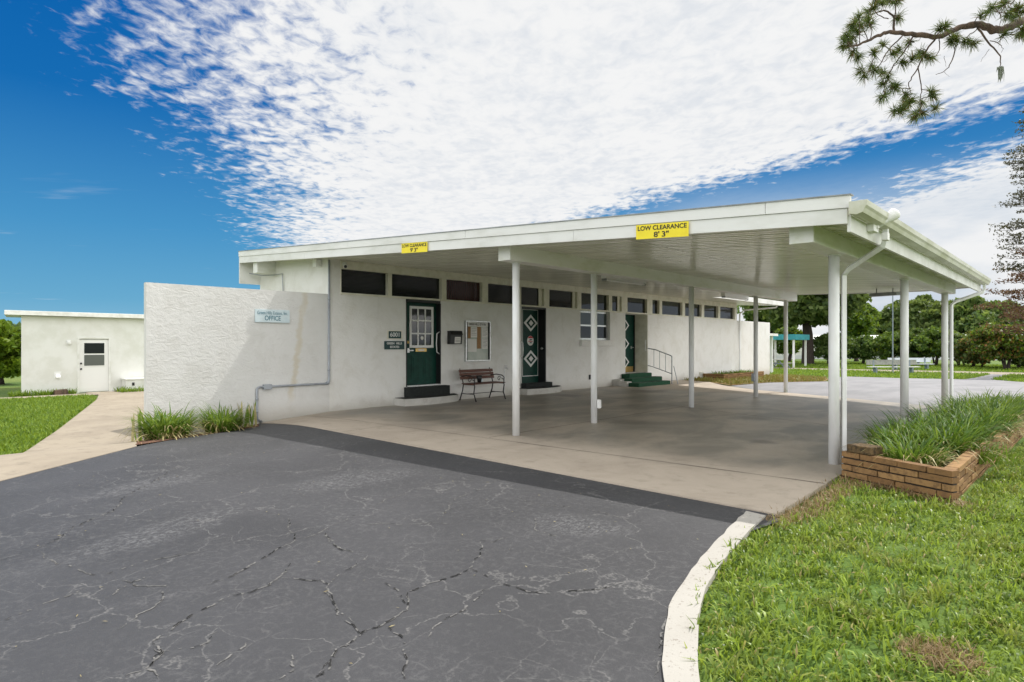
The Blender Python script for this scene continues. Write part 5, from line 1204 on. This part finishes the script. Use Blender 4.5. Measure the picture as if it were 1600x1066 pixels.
def conifer():
    loc = G(1614, 40); o = thing('conifer_tree', loc, 'tall sparse red brown conifer at the right edge of the view', 'tree'); g = np.random.default_rng(81)
    t = MB(); hgt = 17.5; t.tube([loc + Vector((0, 0, -.1)), loc + Vector((.05, 0, 4)), loc + Vector((-.05, 0, 10)), loc + Vector((0, 0, hgt))], [.28, .22, .13, .03], 10)
    lo, hi = [], []
    for i in range(170):
        z = 2.6 + (hgt - 3) * (i / 170) + g.uniform(-.1, .1); f = 1 - (z - 2.6) / (hgt - 2.6)
        L = (.75 + 2.0 * f ** .8) * g.uniform(.55, 1.1); a = g.uniform(0, 6.28); dv = Vector((math.cos(a), math.sin(a), g.uniform(-.25, .1)))
        s = loc + Vector((0, 0, z)); e = s + dv * L + Vector((0, 0, .12 * L)); m_ = s.lerp(e, .5) + Vector((0, 0, -.08 * L)); t.tube([s, m_, e], [.028, .016, .005], 5)
        k = int(52 * L); tt = g.uniform(.3, 1.05, k)[:, None]; q = np.array(s)[None] * (1 - tt) + np.array(e)[None] * tt
        q += g.normal(0, 1, (k, 3)) * np.array([.10, .10, .045]) * (1 + .4 * L); (lo if z < 6.3 + g.normal(0, .6) else hi).append(q[: int(k * (.55 if z < 4 else .9 if z < 6.3 else .65))])
    t.build('trunk', M['bark_dark'], o)
    for nm, arr, m_, s in (('lower_crown', lo, 'cyp_rust', .075), ('upper_crown', hi, 'cyp_grey', .07)):
        V, F = leaf_quads(g, np.concatenate(arr), s, 2.6); np_mesh(nm, V, F, 4, M[m_], parent=o)
conifer()
def pine():
    base = Vector((2.9, 27.2, H(2.9, 27))); o = thing('pine_tree', base, 'pine tree whose long needled branch reaches in at the upper right', 'tree'); g = np.random.default_rng(91); D = 16.2
    def Z(x, y, dd=0.): return P(1300 + x * .1876, y * .1876, D + dd)
    t = MB(); t.tube([base, base + Vector((0, 0, .4)), base + Vector((.1, 0, 6)), base + Vector((0, .1, 12)), base + Vector((0, 0, 19))], [.42, .34, .30, .24, .06], 12)
    limb = [base + Vector((0, 0, 10.2)), Z(2200, 40, 5), Z(1850, 110, 2.2), Z(1620, 165, .8), Z(1500, 215, .4), Z(1380, 250, .2), Z(1280, 228, .1), Z(1200, 205, 0), Z(1050, 235, 0), Z(880, 305, -.1), Z(700, 285, -.2), Z(500, 270, -.2), Z(380, 300, -.3), Z(230, 370, -.4), Z(150, 392, -.4)]
    subs = [([(1210, 235), (1300, 350), (1400, 470), (1402, 560)], .045), ([(870, 310), (770, 450), (720, 560), (640, 690), (650, 770)], .04), ([(720, 560), (740, 740), (735, 850), (740, 930)], .025), ([(680, 300), (600, 440), (500, 560), (450, 690), (430, 780)], .034), ([(580, 300), (470, 420), (380, 560), (280, 600)], .03),
            ([(510, 270), (512, 150), (450, 90), (360, 110), (240, 150)], .05), ([(515, 160), (525, 60), (520, 0)], .03), ([(470, 160), (380, 120), (340, 40), (350, -20)], .022), ([(1030, 380), (1000, 520), (930, 600), (860, 625)], .026), ([(960, 260), (1030, 390)], .028), ([(890, 330), (900, 400), (850, 480), (780, 500)], .022), ([(500, 560), (560, 520), (640, 550)], .016), ([(650, 740), (540, 730), (430, 760)], .02), ([(740, 740), (820, 770), (840, 850), (860, 900)], .016), ([(735, 850), (660, 840), (600, 900), (520, 940)], .016), ([(735, 900), (700, 950)], .014), ([(300, 330), (250, 220), (180, 180)], .02),
            ([(230, 370), (180, 440), (170, 480)], .014), ([(380, 560), (420, 660), (500, 720)], .016), ([(1210, 240), (1120, 310), (1060, 330)], .02), ([(1330, 60), (1410, 130), (1400, 230)], .026), ([(1480, 0), (1420, 80), (1400, 150)], .02), ([(1560, 20), (1540, 100), (1500, 130)], .02), ([(1520, 0), (1470, 60), (1420, 110)], .018), ([(1620, 170), (1580, 260), (1450, 290), (1350, 330)], .022), ([(1330, 330), (1420, 380), (1410, 440)], .018), ([(1310, 410), (1260, 480), (1240, 520)], .010), ([(930, 600), (980, 630)], .008), ([(930, 470), (950, 560)], .010), ([(450, 480), (420, 520), (330, 440)], .014), ([(640, 400), (560, 410), (520, 440)], .014), ([(700, 300), (740, 290), (720, 340), (650, 350)], .016), ([(880, 305), (900, 240), (950, 200)], .018)]
    def smooth(ps, sub=5):
        ps = [Vector(q) for q in ps]; out = []
        for i in range(len(ps) - 1):
            p0, p1, p2, p3 = ps[max(i - 1, 0)], ps[i], ps[i + 1], ps[min(i + 2, len(ps) - 1)]
            for k in range(sub):
                q = k / sub; out.append(.5 * ((2 * p1) + (p2 - p0) * q + (2 * p0 - 5 * p1 + 4 * p2 - p3) * q * q + (3 * p1 - p0 - 3 * p2 + p3) * q ** 3))
        return out + [ps[-1]]
    twig_pts = []
    for ln, r in subs:
        n = len(ln); dd = g.normal(0, .25); q = smooth([Z(x + g.normal(0, 4), y + g.normal(0, 4), dd * k / n) for k, (x, y) in enumerate(ln)])
        q = [p + Vector(g.normal(0, .008, 3)) for p in q]; twig_pts += q[1:]; m = len(q)
        t.tube(q, [r * (1 - .7 * k / (m - 1)) * .62 for k in range(m)], 7)
    lr = [.16, .13, .115, .105, .10, .095, .09, .085, .07, .065, .058, .048, .036, .026, .014]; ls = smooth(limb); t.tube([p + Vector(g.normal(0, .012, 3)) for p in ls], list(np.interp(np.linspace(0, 14, len(ls)), range(15), lr) * g.uniform(.9, 1.1, len(ls))), 9); twig_pts += ls[30:]
    tufts = [(110, 330), (90, 390), (150, 250), (200, 180), (230, 130), (300, 100), (170, 450), (220, 480), (350, 60), (420, 20), (520, 5), (330, 200), (550, 150), (560, 410), (420, 370), (350, 430), (600, 520), (520, 440), (640, 350), (240, 590), (330, 560), (270, 640), (420, 700), (500, 730), (450, 790), (400, 830), (540, 720), (620, 800), (660, 840), (600, 880), (520, 930), (580, 920), (700, 950), (760, 940), (680, 980), (830, 760), (850, 800), (720, 440), (760, 470), (830, 480), (900, 230), (950, 210), (1010, 310), (1000, 330), (1120, 350), (1180, 370), (1250, 120), (1300, 100), (1330, 60), (1470, 130), (1500, 90), (1560, 60), (1590, 240), (1570, 300), (1450, 280), (740, 860), (860, 900), (420, 600), (120, 290), (160, 330), (170, 210), (210, 260), (250, 210), (130, 380), (380, 20), (470, 10), (1440, 20), (1400, 50), (1520, 140), (1600, 100), (1620, 260), (560, 0), (300, 160), (470, 640), (360, 590), (680, 480), (620, 850), (1000, 340), (1030, 330)]
    C0, DV = [], []
    for (x, y) in tufts:
        cv = Z(x, y, g.normal(0, .3)); near = min(twig_pts, key=lambda p: (p - cv).length); c = np.array(cv)
        t.tube(smooth([near, near.lerp(cv, .5) + Vector(g.normal(0, .05, 3)), cv], 3), [.012, .011, .010, .009, .008, .007, .006], 5)
        dr = (cv - near); out = np.array(dr.normalized() if dr.length > .02 else Vector((-.5, 0, .2))) * .8 + g.normal(0, .15, 3)
        n = int(g.uniform(80, 125)); d = g.normal(0, 1, (n, 3)); d /= np.linalg.norm(d, axis=1)[:, None]; d = d + out * .75; d /= np.linalg.norm(d, axis=1)[:, None]
        C0.append(c + g.normal(0, .012, (n, 3)) - out * g.uniform(.0, .14, (n, 1))); DV.append(d * (.235 * g.uniform(.6, 1.2, n))[:, None])
    C0 = np.concatenate(C0); DV = np.concatenate(DV); n = len(C0); s = np.cross(DV, g.normal(0, 1, (n, 3))); s = s / np.linalg.norm(s, axis=1)[:, None] * .0056
    mid = C0 + DV * .55; tip = C0 + DV + np.array([0, 0, -.03])
    V = np.stack([C0 - s, C0 + s, mid + s, mid - s, tip + s * .3, tip - s * .3], 1).reshape(-1, 3); k = (np.arange(n) * 6)[:, None]
    t.build('trunk', M['bark'], o, smooth=True)
    F = np.concatenate([k + np.array([0, 1, 2, 3]), k + np.array([3, 2, 4, 5])], 1).reshape(-1, 4); np_mesh('needles', V, F, 4, M['needle'], parent=o)
    q = Z(1402, 558); mm = MB()
    for k in range(46):
        a = Vector((g.normal(0, .028), g.normal(0, .028), 0)); L = g.uniform(.12, .42); b = a + Vector((g.normal(0, .02), g.normal(0, .02), -L))
        mm.tube([q + a, q + a.lerp(b, .5) * 1.0 + Vector((g.normal(0, .02), g.normal(0, .02), 0)), q + b], [.008, .010, .003], 4)
    tag(mm.build('spanish_moss', M['moss'], loc=tuple(q)), 'small hanging tuft of grey moss below the pine branch', 'moss')
pine()

# ------------------------------------------------------------------ far furniture
def far_bench(px, d, w, mats, label):
    c = G(px, d); o = thing('park_bench', c, label, 'bench', 'benches by the far lawn'); x, y, z = c
    ax = Vector((CY, SY, 0)); fw = Vector((SY, -CY, 0))          # long axis and seat front (towards the lot)
    def bx(m, u0, u1, f0, f1, z0, z1): m.hexa([tuple(c + ax * u + fw * f + Vector((0, 0, zz))) for zz in (z0, z1) for (u, f) in ((u0, f0), (u1, f0), (u1, f1), (u0, f1))])
    m = MB(); bx(m, -w, w, .0, .42, .42, .47); m.build('seat', mats[0], o)
    m = MB(); bx(m, -w, w, -.06, -.02, .58, .92); m.build('backrest', mats[1], o)
    for u in (-w * .72, w * .72):
        l = MB(); bx(l, u - .05, u + .05, .02, .38, 0, .42); bx(l, u - .05, u + .05, -.02, .02, .3, .9); l.build('leg', mats[2], o)
grey_w = simple('grey_plank', (.30, .31, .28), .7, (.22, .22, .2), 6); bl = simple('pale_blue_plank', (.60, .65, .70), .6)
far_bench(1393, 43.5, 1.72, (M['trim'], grey_w, M['pole']), 'long park bench with a grey green back near the grey pole'); far_bench(1421, 49.5, 1.68, (bl, bl, M['pole']), 'pale blue white park bench behind the grey backed bench')
def far_pole():
    c = G(1395, 43); o = thing('light_pole', c, 'tall slim grey pole standing on the grass island beside the bench', 'pole')
    MB().tube([c, c + Vector((0, 0, 1.2))], .055, 10).build('base_section', M['drip'], o); MB().tube([c + Vector((0, 0, 1.2)), c + Vector((0, 0, 6.3))], [.045, .03], 10).build('upper_section', M['pole'], o); MB().lathe([(.0, 0), (.06, .03), (.06, .09), (0, .12)], c + Vector((0, 0, 6.3)), 12).build('ball_cap', M['pole'], o)
far_pole()
def canopy():
    c = G(1243, 53); o = thing('teal_canopy', c, 'small open shelter with a teal metal roof edge on white posts', 'shelter'); x1, y0 = c.x, c.y; x0, y1 = x1 - 3.1, y0 + 3.6; zt = 2.17
    f = MB(); f.box(x0, x1, y0, y0 + .04, zt - .46, zt); f.box(x1 - .04, x1, y0 + .041, y1, zt - .46, zt); f.box(x0, x0 + .04, y0 + .041, y1, zt - .46, zt); f.box(x0 + .041, x1 - .041, y1 - .04, y1, zt - .46, zt); f.build('fascia', M['teal'], o)
    MB().box(x0 + .042, x1 - .042, y0 + .042, y1 - .042, zt - .40, zt - .05).build('roof', M['white'], o)
    for (x, y) in ((x1 - .25, y0 + .3), (x1 - .25, y1 - .3), (x0 + .25, y0 + .3), (x0 + .25, y1 - .3)): MB().box(x - .07, x + .07, y - .07, y + .07, c.z, zt - .401).build('post', M['post'], o)
    p = G(1217, 52); t = thing('picnic_table', p, 'picnic table under the small teal roofed shelter', 'table')
    def bb(x0, x1, y0, y1, z0, z1, n, m): MB().box(p.x + x0, p.x + x1, p.y + y0, p.y + y1, p.z + z0, p.z + z1).build(n, m, t)
    bb(-.4, .4, -.9, .9, .70, .75, 'tabletop', grey_w); bb(-.8, -.52, -.9, .9, .42, .46, 'seat', grey_w); bb(.52, .8, -.9, .9, .42, .46, 'seat', grey_w)
    for s in (-.6, .6): MB().tube([p + Vector((-.7, s, 0)), p + Vector((-.2, s, .70))], .04, 6).tube([p + Vector((.7, s, 0)), p + Vector((.2, s, .70))], .04, 6).tube([p + Vector((-.75, s, .39)), p + Vector((.75, s, .39))], .035, 6).build('leg', M['pole'], t)
    a = Vector((-14.8, 38.5, H(-14.8, 38.5))); pr = thing('porch_roof', a, 'small white flat porch roof on a slim post past the end wall', 'porch')
    MB().hexa([(-17, 37.6, 1.99), (-14.6, 37.6, 1.86), (-14.6, 40.9, 1.86), (-17, 40.9, 1.99), (-17, 37.6, 2.14), (-14.6, 37.6, 2.01), (-14.6, 40.9, 2.01), (-17, 40.9, 2.14)]).build('roof', M['trim'], pr)
    MB().box(-14.95, -14.82, 37.9, 38.03, a.z, 1.87).build('post', M['post'], pr)
    MB().box(-14.95, -14.82, 40.5, 40.63, a.z, 1.87).build('post', M['post'], pr)
canopy()
def mobile_home(px, d, L, wall, roofc, label, win):
    c = G(px, d); o = thing('mobile_home', c, label, 'house', 'mobile homes beyond the lawn'); ax = Vector((CY, SY, 0)); fw = Vector((-SY, CY, 0))
    def pt(u, f, z): return tuple(c + ax * u + fw * f + Vector((0, 0, z)))
    w = MB(); w.hexa([pt(u, f, z) for z in (-.3, 2.5) for (u, f) in ((-L, 0), (L, 0), (L, 4), (-L, 4))]); w.build('wall', wall, o)
    r = MB(); A = [(-.25, 2.46), (2, 3.05), (4.25, 2.46), (4.25, 2.56), (2, 3.2), (-.25, 2.60)]; k = len(A)
    V = [pt(-L - .2, f, z) for f, z in A] + [pt(L + .2, f, z) for f, z in A]; r.add(V, [tuple(range(k))[::-1], tuple(range(k, 2 * k))] + [(i, (i + 1) % k, k + (i + 1) % k, k + i) for i in range(k)]); r.build('roof', roofc, o)
    for u in win:
        f = MB(); f.hexa([pt(u + a, b, z) for z in (1.1, 2.0) for (a, b) in ((-.6, -.03), (.6, -.03), (.6, -.001), (-.6, -.001))]); fo = f.build('window', M['white'], o)
        g = MB(); g.hexa([pt(u + a, b, z) for z in (1.17, 1.93) for (a, b) in ((-.52, -.04), (.52, -.04), (.52, -.031), (-.52, -.031))]); g.build('pane', M['glass'], fo)
    sk = MB(); sk.hexa([pt(u, f, z) for z in (-.3, .5) for (u, f) in ((-L, -.03), (L, -.03), (L, -.002), (-L, -.002))]); sk.build('skirting', simple('skirting', (.62, .64, .66), .7), o)
mobile_home(1262, 84, 5.0, M['shed_wall'], M['trim'], 'white mobile home behind the big oak trunk', (-2.6, .2, 2.6)); mobile_home(1362, 86, 4.4, simple('pale_green_siding', (.52, .60, .52), .7), M['trim'], 'pale green mobile home with a white roof between the shrubs', (-2, 1.2)); mobile_home(1500, 80, 5.5, simple('pale_blue_siding', (.55, .64, .70), .7), M['trim'], 'pale blue mobile home behind the far corner post', (-2.5, 1)); mobile_home(1600, 78, 4.5, M['shed_wall'], M['trim'], 'white mobile home behind the rusty bush', (-2, 1))
def utility_pole():
    c = G(1451, 74); o = thing('antenna_mast', c, 'thin mast with a white crosspiece above the oleander shrubs', 'mast'); MB().tube([c, c + Vector((0, 0, 3.8))], .04, 8).build('mast', M['pole'], o)
    ax = Vector((CY, SY, 0)); q = c + Vector((0, 0, 3.55)); MB().tube([q - ax * .8, q + ax * .8], .05, 8).build('crosspiece', M['white'], o); MB().lathe([(.05, 0), (.16, .1), (.12, .25), (0, .3)], q, 12).build('cap', M['white'], o, smooth=True)
utility_pole()
bpy.context.view_layer.update()
